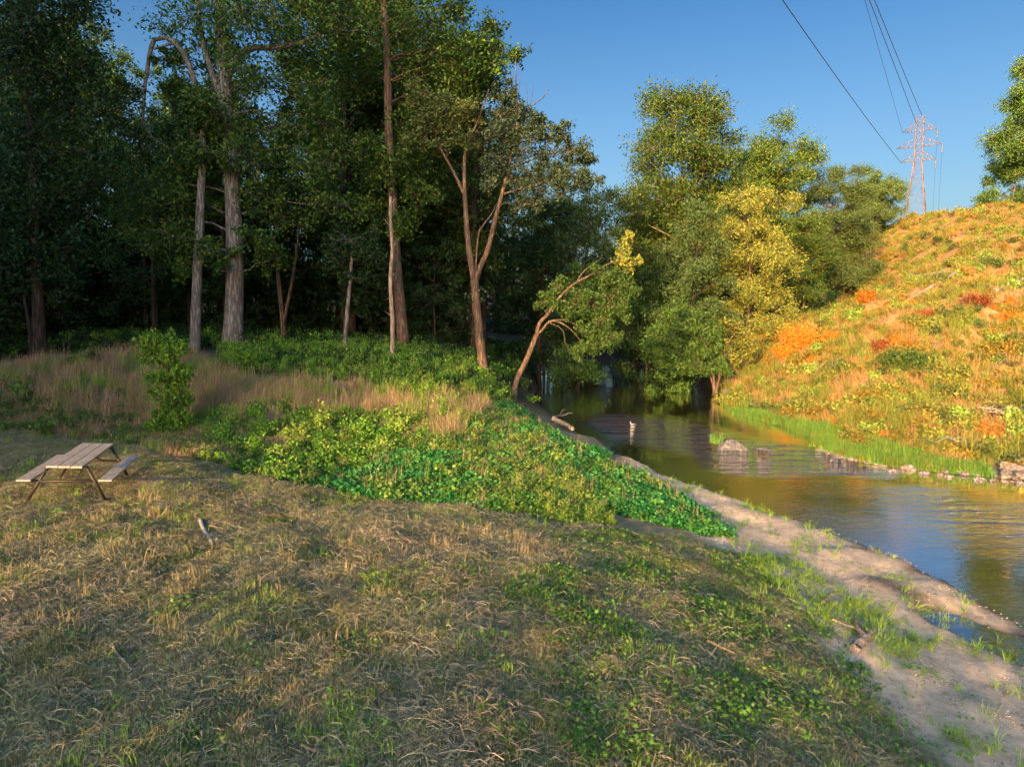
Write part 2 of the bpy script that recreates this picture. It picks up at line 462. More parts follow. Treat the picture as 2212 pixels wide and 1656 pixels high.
for nm, v in (("sand", w_sand), ("hill", w_hill), ("mud", w_mud), ("woods", w_woods), ("earth", w_earth)):
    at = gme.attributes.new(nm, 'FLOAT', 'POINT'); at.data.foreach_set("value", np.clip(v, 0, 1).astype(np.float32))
tag(link("ground", gme), kind="structure")

# ------------------------------------------------------------------ water
def water_mat():
    m, nt, out = new_mat("creek_water")
    g = nd(nt, "ShaderNodeNewGeometry"); pos = g.outputs["Position"]
    rip = nd(nt, "ShaderNodeAttribute", attribute_name="ripple").outputs["Fac"]
    st = nd(nt, "ShaderNodeMapping"); st.inputs["Rotation"].default_value = (0, 0, R(-28)); st.inputs["Scale"].default_value = (.35, 1.6, 1)
    nt.links.new(pos, st.inputs[0])
    rip = math_n(nt, 'MULTIPLY', rip, ramp(nt, [(.38, (0, 0, 0)), (.68, (1, 1, 1))], tex_noise(nt, .9, 4, .65, st.outputs[0]).outputs[0]).outputs[0])
    mp = nd(nt, "ShaderNodeMapping"); mp.inputs["Rotation"].default_value = (0, 0, R(-32)); mp.inputs["Scale"].default_value = (1.0, 2.6, 1)
    nt.links.new(pos, mp.inputs[0])
    a = tex_noise(nt, .9, 3, .5, mp.outputs[0], .6); b = tex_noise(nt, 3.2, 3, .6, mp.outputs[0], .5); s = tex_noise(nt, .16, 2, .5, pos)
    calm = math_n(nt, 'MULTIPLY', b.outputs[0], ramp(nt, [(.42, (0.01, 0.01, 0.01)), (.66, (.22, .22, .22))], s.outputs[0]).outputs[0])
    h = math_n(nt, 'ADD', math_n(nt, 'MULTIPLY', a.outputs[0], .12), calm)
    h = math_n(nt, 'ADD', h, math_n(nt, 'MULTIPLY', math_n(nt, 'MULTIPLY', math_n(nt, 'ADD', math_n(nt, 'MULTIPLY', b.outputs[0], .6), math_n(nt, 'MULTIPLY', a.outputs[0], 2.0)), rip), 6.0))
    bu = nd(nt, "ShaderNodeBump"); bu.inputs["Strength"].default_value = .34; bu.inputs["Distance"].default_value = .16
    nt.links.new(h, bu.inputs["Height"])
    p = nd(nt, "ShaderNodeBsdfPrincipled")
    p.inputs["Base Color"].default_value = (.050, .029, .012, 1)
    p.inputs["Roughness"].default_value = .04; p.inputs["IOR"].default_value = 1.33
    nt.links.new(bu.outputs[0], p.inputs["Normal"])
    gl = nd(nt, "ShaderNodeBsdfGlossy"); gl.inputs["Roughness"].default_value = .03; gl.inputs["Color"].default_value = (.95, .95, .95, 1)
    nt.links.new(bu.outputs[0], gl.inputs["Normal"])
    lw = nd(nt, "ShaderNodeLayerWeight"); nt.links.new(bu.outputs[0], lw.inputs["Normal"])
    fr = ramp(nt, [(.25, (.06, .06, .06)), (.55, (.22, .22, .22)), (.75, (.52, .52, .52)), (.93, (.92, .92, .92))], lw.outputs["Facing"])
    ms = nd(nt, "ShaderNodeMixShader"); nt.links.new(fr.outputs[0], ms.inputs[0]); nt.links.new(p.outputs[0], ms.inputs[1]); nt.links.new(gl.outputs[0], ms.inputs[2])
    nt.links.new(ms.outputs[0], out.inputs[0])
    return m
wx = np.linspace(-26, 46, 290); wy = np.linspace(-16, 104, 420)
WX, WY = np.meshgrid(wx, wy)
wg = Geo(); nx, ny = len(wx), len(wy)
i = (np.arange(ny - 1)[:, None] * nx + np.arange(nx - 1)[None, :]).ravel()
wg.add(np.stack([WX, WY, WX * 0], -1).reshape(-1, 3), np.stack([i, i + 1, i + nx + 1, i + nx], 1))
wme = wg.mesh("creek_water", water_mat(), True)
R_RAP = [smooth_poly(GP((1280, 930), (1420, 925), (1560, 985), (1700, 1010), (1840, 1005), (1830, 1030), (1700, 1025), (1560, 1020), (1400, 975))),
         smooth_poly(GP((1560, 985), (1680, 985), (1700, 1040), (1580, 1050))), smooth_poly(GP((1950, 1100), (2212, 1150), (2212, 1260), (2050, 1180)))]
rv = 0
for k_, q in enumerate(R_RAP):
    rv = np.maximum(rv, zone_w(WX.ravel(), WY.ravel(), q, 2.4) * (1, 1, .12)[k_])
at = wme.attributes.new("ripple", 'FLOAT', 'POINT'); at.data.foreach_set("value", np.clip(rv, 0, 1).astype(np.float32))
tag(link("water", wme), kind="structure")
# ------------------------------------------------------------------ plant building blocks
def unit(v):
    return v / (np.linalg.norm(v, axis=-1, keepdims=True) + 1e-9)

def leaves_geo(geo, Pn, size, aspect, rng, up=.6, droop=0.0, outward=None, shape='quad'):
    """one small face per leaf: a pointed oval, or a six sided broad leaf"""
    n = len(Pn)
    if n == 0: return
    nrm = rng.normal(size=(n, 3)); nrm = unit(nrm) + np.array((0, 0, up))
    nrm = unit(nrm)
    ax = unit(np.cross(nrm, rng.normal(size=(n, 3)))); ax[:, 2] -= droop; ax = unit(ax)
    sd = unit(np.cross(nrm, ax))
    s = (size * rng.uniform(.6, 1.35, n))[:, None]
    L, Wd = s * .5, s * .5 * aspect
    if shape == 'quad':
        V = np.stack([Pn - ax * L, Pn + sd * Wd - ax * L * .1, Pn + ax * L, Pn - sd * Wd - ax * L * .1], 1)
        geo.add(V.reshape(-1, 3), np.arange(n * 4).reshape(n, 4))
    elif shape == 'star':
        c0 = Pn + nrm * L * .15
        ring = []
        for q in range(10):
            th = (q - 5) * math.pi / 5 + math.pi
            rr = (1.0 if q % 2 == 0 else .46) * (1.15 if q == 0 else .95)
            ring.append(Pn + (ax * math.cos(th) + sd * math.sin(th) * aspect) * L * rr - nrm * L * (.18 if q % 2 == 0 else 0))
        V = np.stack([c0] + ring, 1)
        k = np.arange(n)[:, None] * 11
        geo.add(V.reshape(-1, 3), np.concatenate([k + np.array([[0, 1 + (2 * q - 1) % 10, 1 + 2 * q, 1 + (2 * q + 1) % 10]]) for q in range(5)]))
    else:
        bend = nrm * L * .25
        V = np.stack([Pn - ax * L * .7, Pn + sd * Wd - ax * L * .5 - bend, Pn + sd * Wd * .8 + ax * L * .35 - bend, Pn + ax * L,
                      Pn - sd * Wd * .8 + ax * L * .35 - bend, Pn - sd * Wd - ax * L * .5 - bend], 1)
        k = np.arange(n)[:, None] * 6
        geo.add(V.reshape(-1, 3), np.concatenate([k + np.array([[0, 1, 2, 3]]), k + np.array([[0, 3, 4, 5]])]))

def curve(a, b, rng, k=6, arch=0.0, wob=.06):
    a, b = np.asarray(a, float), np.asarray(b, float)
    t = np.linspace(0, 1, k)[:, None]
    L = np.linalg.norm(b - a)
    p = a + (b - a) * t
    p[:, 2] += arch * L * (4 * t * (1 - t))[:, 0]
    w = rng.normal(size=(k, 3)) * wob * L * .5; w[0] = 0; w[-1] = 0
    return p + w

def blob(wood, leaf, start, c, rad, rng, r0=.06, ntw=14, nlf=26, lsize=.25, aspect=.5, up=.6, droop=0., arch=.08, thin=.16, twig_r=.012, branch=True):
    """a bough from START to C that breaks into twigs, with leaves along the twigs"""
    rad = np.broadcast_to(np.asarray(rad, float), (3,)); c = np.asarray(c, float)
    if branch and start is not None:
        bp = curve(start, c, rng, 6, arch)
        wood.tube(bp, np.linspace(r0, max(.015, r0 * .3), 6), 5, cap=False)
    d = unit(rng.normal(size=(ntw, 3))) * (rng.uniform(.25, 1.0, ntw) ** .6)[:, None]
    ends = c + d * rad
    pts = []
    for e in ends:
        s = c + (e - c) * rng.uniform(0, .15) + rng.normal(size=3) * rad * .08
        e2 = e + np.array((0, 0, -droop * np.linalg.norm(rad) * .35))
        tp = curve(s, e2, rng, 4, .06, .08)
        wood.tube(tp, np.linspace(twig_r * 1.6, twig_r * .5, 4), 3, cap=False)
        t = rng.uniform(.25, 1.1, nlf)
        base = s + (e2 - s) * t[:, None]
        base[:, 2] += .06 * np.linalg.norm(e2 - s) * 4 * t * (1 - t)
        pts.append(base + rng.normal(size=(nlf, 3)) * thin * rad.mean())
    leaves_geo(leaf, np.concatenate(pts), lsize, aspect, rng, up, droop)

def gen_tree(rng, H, r0, z0, R_, nl, lobe, ntw, nlf, lsize, aspect=.5, shape='oval', lean=(0, 0), up=.6, droop=0., path=None, elev=(.1, .9), thin=.16, wob=.25, rough=.04):
    wood, leaf = Geo(), Geo()
    if path is None:
        t = np.linspace(0, 1, 12)
        ph = rng.uniform(0, 6.28, 4)
        path = np.stack([lean[0] * H * t ** 1.3 + wob * np.sin(3.5 * t + ph[0]) * t, lean[1] * H * t ** 1.3 + wob * np.sin(3.1 * t + ph[1]) * t, t * H * .95], 1)
    path = np.asarray(path, float)
    k = len(path)
    cum = np.concatenate([[0], np.cumsum(np.linalg.norm(np.diff(path, axis=0), axis=1))]); cum /= cum[-1]
    rad = r0 * (1 - cum * .9) ** .8; rad[0] *= 1.25
    wood.tube(path, rad, 9, rough=rough, rng=rng)
    for i in range(nl):
        f = (i + rng.uniform(.1, .9)) / nl
        zf = z0 + (1 - z0) * f
        s = np.array([np.interp(zf, cum, path[:, a]) for a in range(3)])
        if shape == 'oval': env = math.sin(math.pi * (.17 + .70 * f)) ** .6
        elif shape == 'cone': env = (1 - f) ** .8 + .08
        elif shape == 'spread': env = (.45 + .55 * math.sin(math.pi * min(1, .25 + f * .72)))
        else: env = .55 + .45 * math.sin(f * 9 + 1)
        a = i * 2.39996 + rng.uniform(-.5, .5)
        L = R_ * env * rng.uniform(.62, 1.08)
        el = elev[0] + (elev[1] - elev[0]) * f
        v = np.array((math.cos(a) * math.cos(el), math.sin(a) * math.cos(el), math.sin(el)))
        end = s + v * L
        rb = max(.03, np.interp(zf, cum, rad) * .42)
        bp = curve(s, end, rng, 7, .07, .07)
        wood.tube(bp, np.linspace(rb, max(.02, rb * .25), 7), 5, cap=False)
        nb = max(1, int(round(L / (lobe * 1.15))))
        for j in range(nb):
            q = (j + 1) / nb
            c = bp[0] + (bp[-1] - bp[0]) * q
            idx = min(6, int(q * 6))
            c = bp[idx] + rng.normal(size=3) * lobe * .42
            blob(wood, leaf, bp[max(0, idx - 2)], c, np.array((1, 1, .72)) * lobe * rng.uniform(.75, 1.2), rng, rb * .4, ntw, nlf, lsize, aspect, up, droop, thin=thin)
    return wood, leaf

def blades(geo, rng, n, h, spread, lean, width, segs=2, flat=False, hvar=.5, roots=None):
    """N curved tapering blades from one tuft"""
    a = rng.uniform(0, 6.28, n); rr = spread * np.sqrt(rng.rand(n))
    base = np.stack([np.cos(a) * rr, np.sin(a) * rr, np.zeros(n)], 1) if roots is None else roots
    hh = h * rng.uniform(1 - hvar, 1 + hvar, n)
    b = rng.uniform(0, 6.28, n); ln = lean * rng.uniform(.2, 1.5, n)
    d = np.stack([np.cos(b), np.sin(b), np.zeros(n)], 1)
    sdv = np.stack([-np.sin(b), np.cos(b), np.zeros(n)], 1)
    tw = rng.uniform(0, 3.14, n)[:, None]
    sdv = unit(sdv * np.cos(tw) + d * np.sin(tw))
    w = (width * rng.uniform(.6, 1.4, n))[:, None]
    up = np.array((0, 0, 1.0))
    mid = base + d * (ln * hh * .35)[:, None] + up * (hh * .6)[:, None]
    tip = base + d * (ln * hh)[:, None] + up * (hh * np.clip(1.0 - .35 * ln, .15, 1))[:, None]
    V = np.stack([base - sdv * w * .5, base + sdv * w * .5, mid + sdv * w * .42, mid - sdv * w * .42, tip], 1).reshape(-1, 3)
    k = np.arange(n)[:, None] * 5
    geo.add(V, k + np.array([[0, 1, 2, 3]]), k + np.array([[3, 2, 4]]))

def straws(geo, rng, n, L, spread, width, zmax=.03):
    a = rng.uniform(0, 6.28, n)
    c = np.stack([rng.normal(size=n) * spread, rng.normal(size=n) * spread, rng.uniform(.004, zmax, n)], 1)
    d = np.stack([np.cos(a), np.sin(a), rng.normal(size=n) * .14], 1); s = np.stack([-np.sin(a), np.cos(a), rng.normal(size=n) * .6], 1)
    l = (L * rng.uniform(.4, 1.4, n))[:, None] * .5; w = (width * rng.uniform(.6, 1.3, n))[:, None] * .5
    m = c + np.array((0, 0, 1)) * (rng.rand(n)[:, None] * .04) + s * l * rng.normal(size=(n, 1)) * .06
    V = np.stack([c - d * l - s * w, c - d * l + s * w, m + s * w, m - s * w, c + d * l + s * w * .5, c + d * l - s * w * .5], 1).reshape(-1, 3)
    k = np.arange(n)[:, None] * 6
    geo.add(V, np.concatenate([k + np.array([[0, 1, 2, 3]]), k + np.array([[3, 2, 4, 5]])]))

def bush_geo(rng, R_, H, n, lsize, aspect=.55, nst=9, lobes=9, up=.5, droop=0., stem_r=.012):
    wood, leaf = Geo(), Geo()
    for i in range(nst):
        a = rng.uniform(0, 6.28); q = math.sqrt(rng.rand())
        e = np.array((math.cos(a) * R_ * q * .75, math.sin(a) * R_ * q * .75, H * rng.uniform(.55, .95) * (1 - .35 * q)))
        p = curve((e[0] * .15, e[1] * .15, -.08), e, rng, 5, .03, .08)
        wood.tube(p, np.linspace(stem_r * 1.5, stem_r * .5, 5), 4, cap=False)
        m = n // nst
        t = rng.uniform(.18, 1.12, m)[:, None]
        c = np.array((e[0] * .15, e[1] * .15, 0)) + (e - np.array((e[0] * .15, e[1] * .15, 0))) * t
        leaves_geo(leaf, c + rng.normal(size=(m, 3)) * np.array((R_, R_, H * .8)) * .17, lsize, aspect, rng, up, droop)
    return wood, leaf

# ------------------------------------------------------------------ scattering one stuff object: points that carry copies of a few tufts
def scatter(name, protos, pts, rot, scl, idx):
    src = bpy.data.collections.new(name + "_kinds")
    for i, (me_) in enumerate(protos):
        o = bpy.data.objects.new("%s_kind_%02d" % (name, i), me_)
        src.objects.link(o)
    me = bpy.data.meshes.new(name)
    n = len(pts)
    me.vertices.add(n); me.vertices.foreach_set("co", np.asarray(pts, np.float32).ravel())
    for nm, ty, v, key in (("turn", 'FLOAT_VECTOR', rot, "vector"), ("size", 'FLOAT', scl, "value"), ("which", 'INT', idx, "value")):
        at = me.attributes.new(nm, ty, 'POINT')
        at.data.foreach_set(key, np.asarray(v, np.int32 if ty == 'INT' else np.float32).ravel())
    o = link(name, me)
    ng = bpy.data.node_groups.new(name, 'GeometryNodeTree')
    ng.interface.new_socket("Geometry", in_out='INPUT', socket_type='NodeSocketGeometry')
    ng.interface.new_socket("Geometry", in_out='OUTPUT', socket_type='NodeSocketGeometry')
    N = ng.nodes; L = ng.links
    gi, go = N.new("NodeGroupInput"), N.new("NodeGroupOutput")
    ci = N.new("GeometryNodeCollectionInfo"); ci.inputs[0].default_value = src
    ci.inputs["Separate Children"].default_value = True; ci.inputs["Reset Children"].default_value = True
    ip = N.new("GeometryNodeInstanceOnPoints"); ip.inputs["Pick Instance"].default_value = True
    def attr(nm, ty):
        a = N.new("GeometryNodeInputNamedAttribute"); a.data_type = ty; a.inputs["Name"].default_value = nm
        return a.outputs["Attribute"]
    L.new(gi.outputs[0], ip.inputs["Points"]); L.new(ci.outputs[0], ip.inputs["Instance"])
    L.new(attr("which", 'INT'), ip.inputs["Instance Index"])
    L.new(attr("turn", 'FLOAT_VECTOR'), ip.inputs["Rotation"]); L.new(attr("size", 'FLOAT'), ip.inputs["Scale"])
    L.new(ip.outputs[0], go.inputs[0])
    md = o.modifiers.new("scatter", 'NODES'); md.node_group = ng
    return o

def rand_poly(poly, n, rng, near=9.0, power=1.2, soft=None):
    """random ground points inside POLY, thinning out with distance from the meadow"""
    p = np.array(poly); lo, hi = p.min(0), p.max(0)
    xs, ys = [], []
    got = 0
    for _ in range(60):
        x = rng.uniform(lo[0], hi[0], n * 2); y = rng.uniform(lo[1], hi[1], n * 2)
        d = np.hypot(x, y)
        k = rng.rand(n * 2) < np.minimum(1, (near / np.maximum(d, .1)) ** power)
        k &= inside(x, y, poly)
        if soft is not None: k &= rng.rand(n * 2) < soft(x, y)
        k &= (np.abs(x) < y * .80 + 3) | (y < 0)
        xs.append(x[k]); ys.append(y[k]); got += k.sum()
        if got >= n: break
    x = np.concatenate(xs)[:n]; y = np.concatenate(ys)[:n]
    return x, y

def on_ground(x, y, dz=0.0):
    return np.stack([x, y, height(x, y) + dz], 1)

def slope_rot(x, y, rng, follow=1.0, jitter=.15):
    e = .25
    hx = (height(x + e, y) - height(x - e, y)) / (2 * e) * follow; hy = (height(x, y + e) - height(x, y - e)) / (2 * e) * follow
    rx = np.arctan(np.clip(hy, -1.5, 1.5)) + rng.normal(size=len(x)) * jitter; ry = -np.arctan(np.clip(hx, -1.5, 1.5)) + rng.normal(size=len(x)) * jitter
    # spin round the tuft's own axis first, then tilt with the slope
    z = rng.uniform(0, 6.28, len(x))
    out = np.zeros((len(x), 3))
    for i in range(len(x)):
        m = Matrix.Rotation(ry[i], 3, 'Y') @ Matrix.Rotation(rx[i], 3, 'X') @ Matrix.Rotation(z[i], 3, 'Z')
        out[i] = m.to_euler()
    return out

def flat_rot(n, rng, jitter=.1):
    return np.stack([rng.normal(size=n) * jitter, rng.normal(size=n) * jitter, rng.uniform(0, 6.28, n)], 1)

# ------------------------------------------------------------------ leaf, bark and stem materials
M_OAK = leaf_mat("oak_leaf", [(.014, .042, .008), (.028, .072, .011), (.056, .115, .015), (.10, .16, .018)], .38)
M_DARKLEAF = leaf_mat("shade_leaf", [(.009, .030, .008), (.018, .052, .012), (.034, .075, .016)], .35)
M_WARMLEAF = leaf_mat("ripe_leaf", [(.030, .085, .016), (.055, .125, .02), (.10, .165, .023), (.18, .185, .022)], .38)
M_MIDLEAF = leaf_mat("mid_leaf", [(0.041, 0.101, 0.022), (0.074, 0.149, 0.027), (0.115, 0.189, 0.032)], .38)
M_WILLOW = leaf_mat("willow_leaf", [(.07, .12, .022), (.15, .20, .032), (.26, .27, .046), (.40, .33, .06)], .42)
M_PINE = leaf_mat("pine_needle", [(0.033, 0.075, 0.021), (0.068, 0.120, 0.030), (0.120, 0.150, 0.033)], .25)
M_SPARSE = leaf_mat("grey_leaf", [(0.024, 0.044, 0.026), (0.039, 0.066, 0.033), (0.061, 0.094, 0.044)], .25)
M_GREYGREEN = leaf_mat("haze_leaf", [(.040, .075, .024), (.062, .105, .03), (.095, .14, .038)], .35)
M_SHRUB = leaf_mat("shrub_leaf", [(0.049, 0.154, 0.020), (0.084, 0.224, 0.025), (0.154, 0.308, 0.031), (0.238, 0.364, 0.035)], .4)
M_IVY = leaf_mat("ground_vine_leaf", [(.014, .10, .026), (.026, .16, .036), (.045, .22, .05), (.10, .29, .055)], .3, patch=[(.03, .13, .025), (.07, .20, .035), (.13, .27, .045), (.20, .25, .06)], patch_scale=.55, rough=.42)
M_YELLOWWEED = leaf_mat("pale_weed", [(0.126, 0.224, 0.035), (0.224, 0.336, 0.049), (0.350, 0.420, 0.084)], .4)
M_ORANGE = leaf_mat("autumn_leaf", [(.48, .14, .014), (.60, .20, .016), (.64, .29, .03)], .42)
M_RED = leaf_mat("rust_leaf", [(.16, .045, .02), (.26, .07, .02), (.34, .11, .03)], .35)
M_OLIVE = leaf_mat("olive_leaf", [(.05, .085, .022), (.085, .12, .03), (.13, .16, .04)], .35)
M_GOLD = leaf_mat("gold_leaf", [(.17, .14, .022), (.27, .19, .026), (.36, .22, .028)], .4)
M_BARK = bark_mat("grey_bark", (.10, .09, .08), (.29, .262, .235))
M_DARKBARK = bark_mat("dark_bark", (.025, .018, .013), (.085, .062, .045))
M_BROWNBARK = bark_mat("brown_bark", (.075, .05, .034), (.21, .145, .10))
M_PALEBARK = bark_mat("pale_bark", (.22, .16, .115), (.46, .37, .28), 2.2)
M_STEM = bark_mat("green_stem", (.05, .05, .02), (.12, .10, .04))
M_DRIFT = bark_mat("driftwood", (.20, .15, .115), (.46, .38, .31), 4, .3)
M_BLEACH = bark_mat("bleached_wood", (.34, .31, .28), (.66, .62, .57), 5, .3)
# ------------------------------------------------------------------ trees of the picture
def tree_obj(name, label, cat, base, rz, wood_me, leaf_me, group=None, sc=1.0, crown="crown"):
    t = thing(name, label, cat, base, rz, group)
    t.scale = (sc, sc, sc)
    link("trunk", wood_me, t)
    if leaf_me is not None: link(crown, leaf_me, t)
    return t

def px_path(pts, Y, base):
    return np.array([P(a, b, Y + (c[0] if c else 0)) - base for a, b, *c in pts])

def px_base(px, py, Y):
    b = P(px, py, Y)
    b[2] = H1(b[0], b[1]) - .15
    return b

def spline(p, k):
    p = np.asarray(p, float); n = len(p)
    c = np.concatenate([[0], np.cumsum(np.linalg.norm(np.diff(p, axis=0), axis=1))]); c /= c[-1]
    t = np.linspace(0, 1, k)
    # Catmull-Rom through the points
    out = []
    for q in t:
        i = min(n - 2, max(0, int(np.searchsorted(c, q, 'right')) - 1))
        u = (q - c[i]) / max(1e-9, c[i + 1] - c[i])
        p0, p1, p2, p3 = p[max(0, i - 1)], p[i], p[i + 1], p[min(n - 1, i + 2)]
        out.append(.5 * ((2 * p1) + (p2 - p0) * u + (2 * p0 - 5 * p1 + 4 * p2 - p3) * u * u + (3 * p1 - p0 - 3 * p2 + p3) * u ** 3))
    return np.array(out)

def stem(wood, pts, Y, base, r0, r1, k=16, sides=10, rough=.05, rng=None, flare=1.0):
    p = px_path(pts, Y, base)
    if abs(p[0][2]) < 1.2 and np.hypot(*p[0][:2]) < 1.0: p[0] = (0, 0, -.1)
    q = spline(p, k)
    r = np.linspace(r0, r1, k); r[0] *= 1 + (flare - 1) * 2.6; r[1] *= flare
    wood.tube(q, r, sides, rough=rough, rng=rng)
    return q

def clumps(wood, leaf, spec, Y, base, stems, rng, lsize, ntw=14, nlf=26, grow=1.18, **kw):
    kw.setdefault('thin', .24)
    """SPEC: (px, py, radius in m, depth offset): boughs reach each clump from the nearest stem"""
    allp = np.vstack(stems)
    for a, b, rad, *dy in spec:
        rad = rad * grow
        c = P(a, b, Y + (dy[0] if dy else 0)) - base
        d = np.linalg.norm(allp - c, axis=1) + 1.2 * np.maximum(0, allp[:, 2] - c[2])
        s = allp[int(np.argmin(d))]
        L = np.linalg.norm(c - s)
        blob(wood, leaf, s, c, np.array((1, 1, .75)) * rad, rng, min(.075, .012 + .011 * L), int(ntw * max(.6, rad ** 1.3)), nlf, lsize, **kw)
        # a few satellites so that the clump has no round edge
        for _ in range(3):
            c2 = c + unit(rng.normal(size=3)) * rad * np.array((1.15, 1.15, .8)) * rng.uniform(.7, 1.1)
            blob(wood, leaf, c, c2, rad * .5, rng, .03, max(4, int(ntw * .4)), nlf, lsize, **kw)

rng = np.random.RandomState(11)
# --- broad pale trunk
Y = 38; b = px_base(501, 757, Y); wd, lf = Geo(), Geo()
s1 = stem(wd, [(501, 757), (507, 600), (504, 450), (497, 330), (487, 200), (479, 80), (472, -60), (466, -260)], Y, b, .52, .2, 24, 14, .03, rng, 1.15)
s2 = stem(wd, [(490, 250), (468, 185), (446, 120), (432, 60), (424, -40)], Y, b, .2, .1, 10, 8, .04, rng)
s3 = stem(wd, [(489, 180), (505, 130), (545, 104), (590, 103), (650, 92), (730, 60)], Y, b, .22, .08, 12, 8, .04, rng)
clumps(wd, lf, [(430, 40, 2.0, -1), (520, 20, 2.2, -2), (600, 60, 2.0, 0), (690, 70, 1.9, 0), (760, 40, 1.8, 1), (560, 170, 1.7, -1), (640, 200, 1.8, 1), (470, 240, 1.3, -1.5), (420, 200, 1.2, 0), (520, 300, 1.5, 1.0),
  (600, 280, 1.7, 0), (690, 260, 1.7, 1), (560, 350, 1.5, -1), (660, 360, 1.6, 0), (430, 330, 1.3, -1.5), (390, 360, 1.5, 0), (440, 400, 1.2, 1), (560, 420, 1.3, 0), (610, 470, 1.4, 1), (380, 440, 1.4, 0), (455, 470, 1.0, 1),
  (320, 410, 1.5, 0), (300, 480, 1.5, 1), (370, 510, 1.3, -1), (450, 540, 1.0, -1.5), (560, 520, 1.0, -1), (400, 570, 1.0, 0), (590, 560, 1.0, 0), (700, 440, 1.5, 1), (720, 340, 1.6, 1), (480, 120, 1.3, 1.5), (640, 140, 1.4, 2), (500, -60, 2.5), (600, -40, 2.3), (700, -30, 2)], Y, b, [s1, s2, s3], rng, .22, grow=1.1)
T_OAK = tree_obj("oak_tree", "tall tree with the thickest pale grey trunk at the edge of the dark woods", "tree", b, 0, wd.mesh("oak_trunk", M_BARK, True), lf.mesh("oak_crown", M_OAK))
# --- trunk whose top has snapped and hangs over
Y = 37; b = px_base(419, 760, Y); wd, lf = Geo(), Geo()
s1 = stem(wd, [(419, 760), (425, 620), (431, 480), (436, 380), (437, 300), (429, 220), (412, 150), (388, 102), (362, 82), (332, 86)], Y, b, .29, .105, 30, 10, .05, rng, 1.15)
s2 = stem(wd, [(334, 84), (326, 105), (318, 150), (311, 210), (308, 266)], Y, b, .115, .07, 10, 8, .08, rng)
stem(wd, [(308, 262), (301, 276), (291, 292)], Y, b, .06, .02, 5, 5, .05, rng)
stem(wd, [(309, 262), (318, 282), (330, 298), (352, 312), (380, 326)], Y, b, .07, .02, 8, 5, .05, rng)
stem(wd, [(390, 104), (372, 94), (350, 102), (332, 106)], Y, b, .08, .05, 6, 6, .05, rng)
stem(wd, [(362, 82), (352, 66)], Y, b, .06, .03, 3, 5)
clumps(wd, lf, [(455, 350, .9, .6), (410, 300, .9, .8), (450, 250, .8, 0), (395, 190, .7, .8), (365, 128, .5, 0)], Y, b, [s1], rng, .22)
tree_obj("broken_tree", "slim grey tree whose snapped top arches over and hangs down, left of the thickest trunk", "tree", b, 0, wd.mesh("broken_trunk", M_BARK, True), lf.mesh("broken_crown", M_OAK))
# --- pair of dark stems at the left edge
for (pts, r, lab, spec) in (([(86, 792), (82, 640), (74, 480), (70, 330), (60, 150), (50, -60)], .30, "thick dark trunk standing at the far left among drooping twigs", [(60, 250, 2.0), (140, 200, 2.0, 1), (10, 120, 2.2), (110, 60, 2.4), (180, 150, 1.4), (40, 20, 2.2), (150, 10, 1.8), (30, 380, 1.6), (130, 330, 1.7), (90, 450, 1.5), (190, 400, 1.6), (0, 480, 1.6), (230, 250, 1.8), (60, 560, 1.2), (150, 540, 1.3)]),
                          ([(70, 796), (62, 700), (52, 640), (46, 560), (60, 480)], .10, "thin bent sapling leaning beside the thick dark trunk at the far left", [(50, 520, .9), (20, 580, .9), (110, 590, .8), (60, 620, .6), (0, 640, .8), (140, 640, .7)])):
    Y = 34; b = px_base(pts[0][0], pts[0][1], Y); wd, lf = Geo(), Geo()
    s = stem(wd, pts, Y, b, r, r * .35, 16, 9, .05, rng, 1.2)
    for _ in range(8):
        q = s[rng.randint(5, 13)]; e = q + np.array((rng.uniform(-2, 2.2), rng.uniform(-1, 1), rng.uniform(-1.5, .5)))
        wd.tube(curve(q, e, rng, 6, .12), np.linspace(.03, .008, 6), 4, cap=False)
    clumps(wd, lf, spec, Y, b, [s], rng, .22)
    tree_obj("dark_tree", lab, "tree", b, 0, wd.mesh("dark_trunk", M_DARKBARK, True), lf.mesh("dark_crown", M_DARKLEAF))
# --- forked thin tree
Y = 42; b = px_base(614, 745, Y); wd, lf = Geo(), Geo()
s1 = stem(wd, [(614, 745), (610, 690), (603, 620), (598, 560), (592, 490), (608, 410)], Y, b, .16, .06, 14, 8, .08, rng, 1.3)
s2 = stem(wd, [(612, 700), (622, 650), (634, 590), (644, 510), (655, 425)], Y, b, .11, .04, 12, 7, .06, rng)
clumps(wd, lf, [(600, 400, 1.2), (660, 400, 1.2), (640, 470, .9, 1), (570, 470, 1.0, 1), (690, 500, .9, 1)], Y, b, [s1, s2], rng, .22)
tree_obj("forked_tree", "slender forked brown tree right of the thickest trunk", "tree", b, 0, wd.mesh("forked_trunk", M_BROWNBARK, True), lf.mesh("forked_crown", M_DARKLEAF))
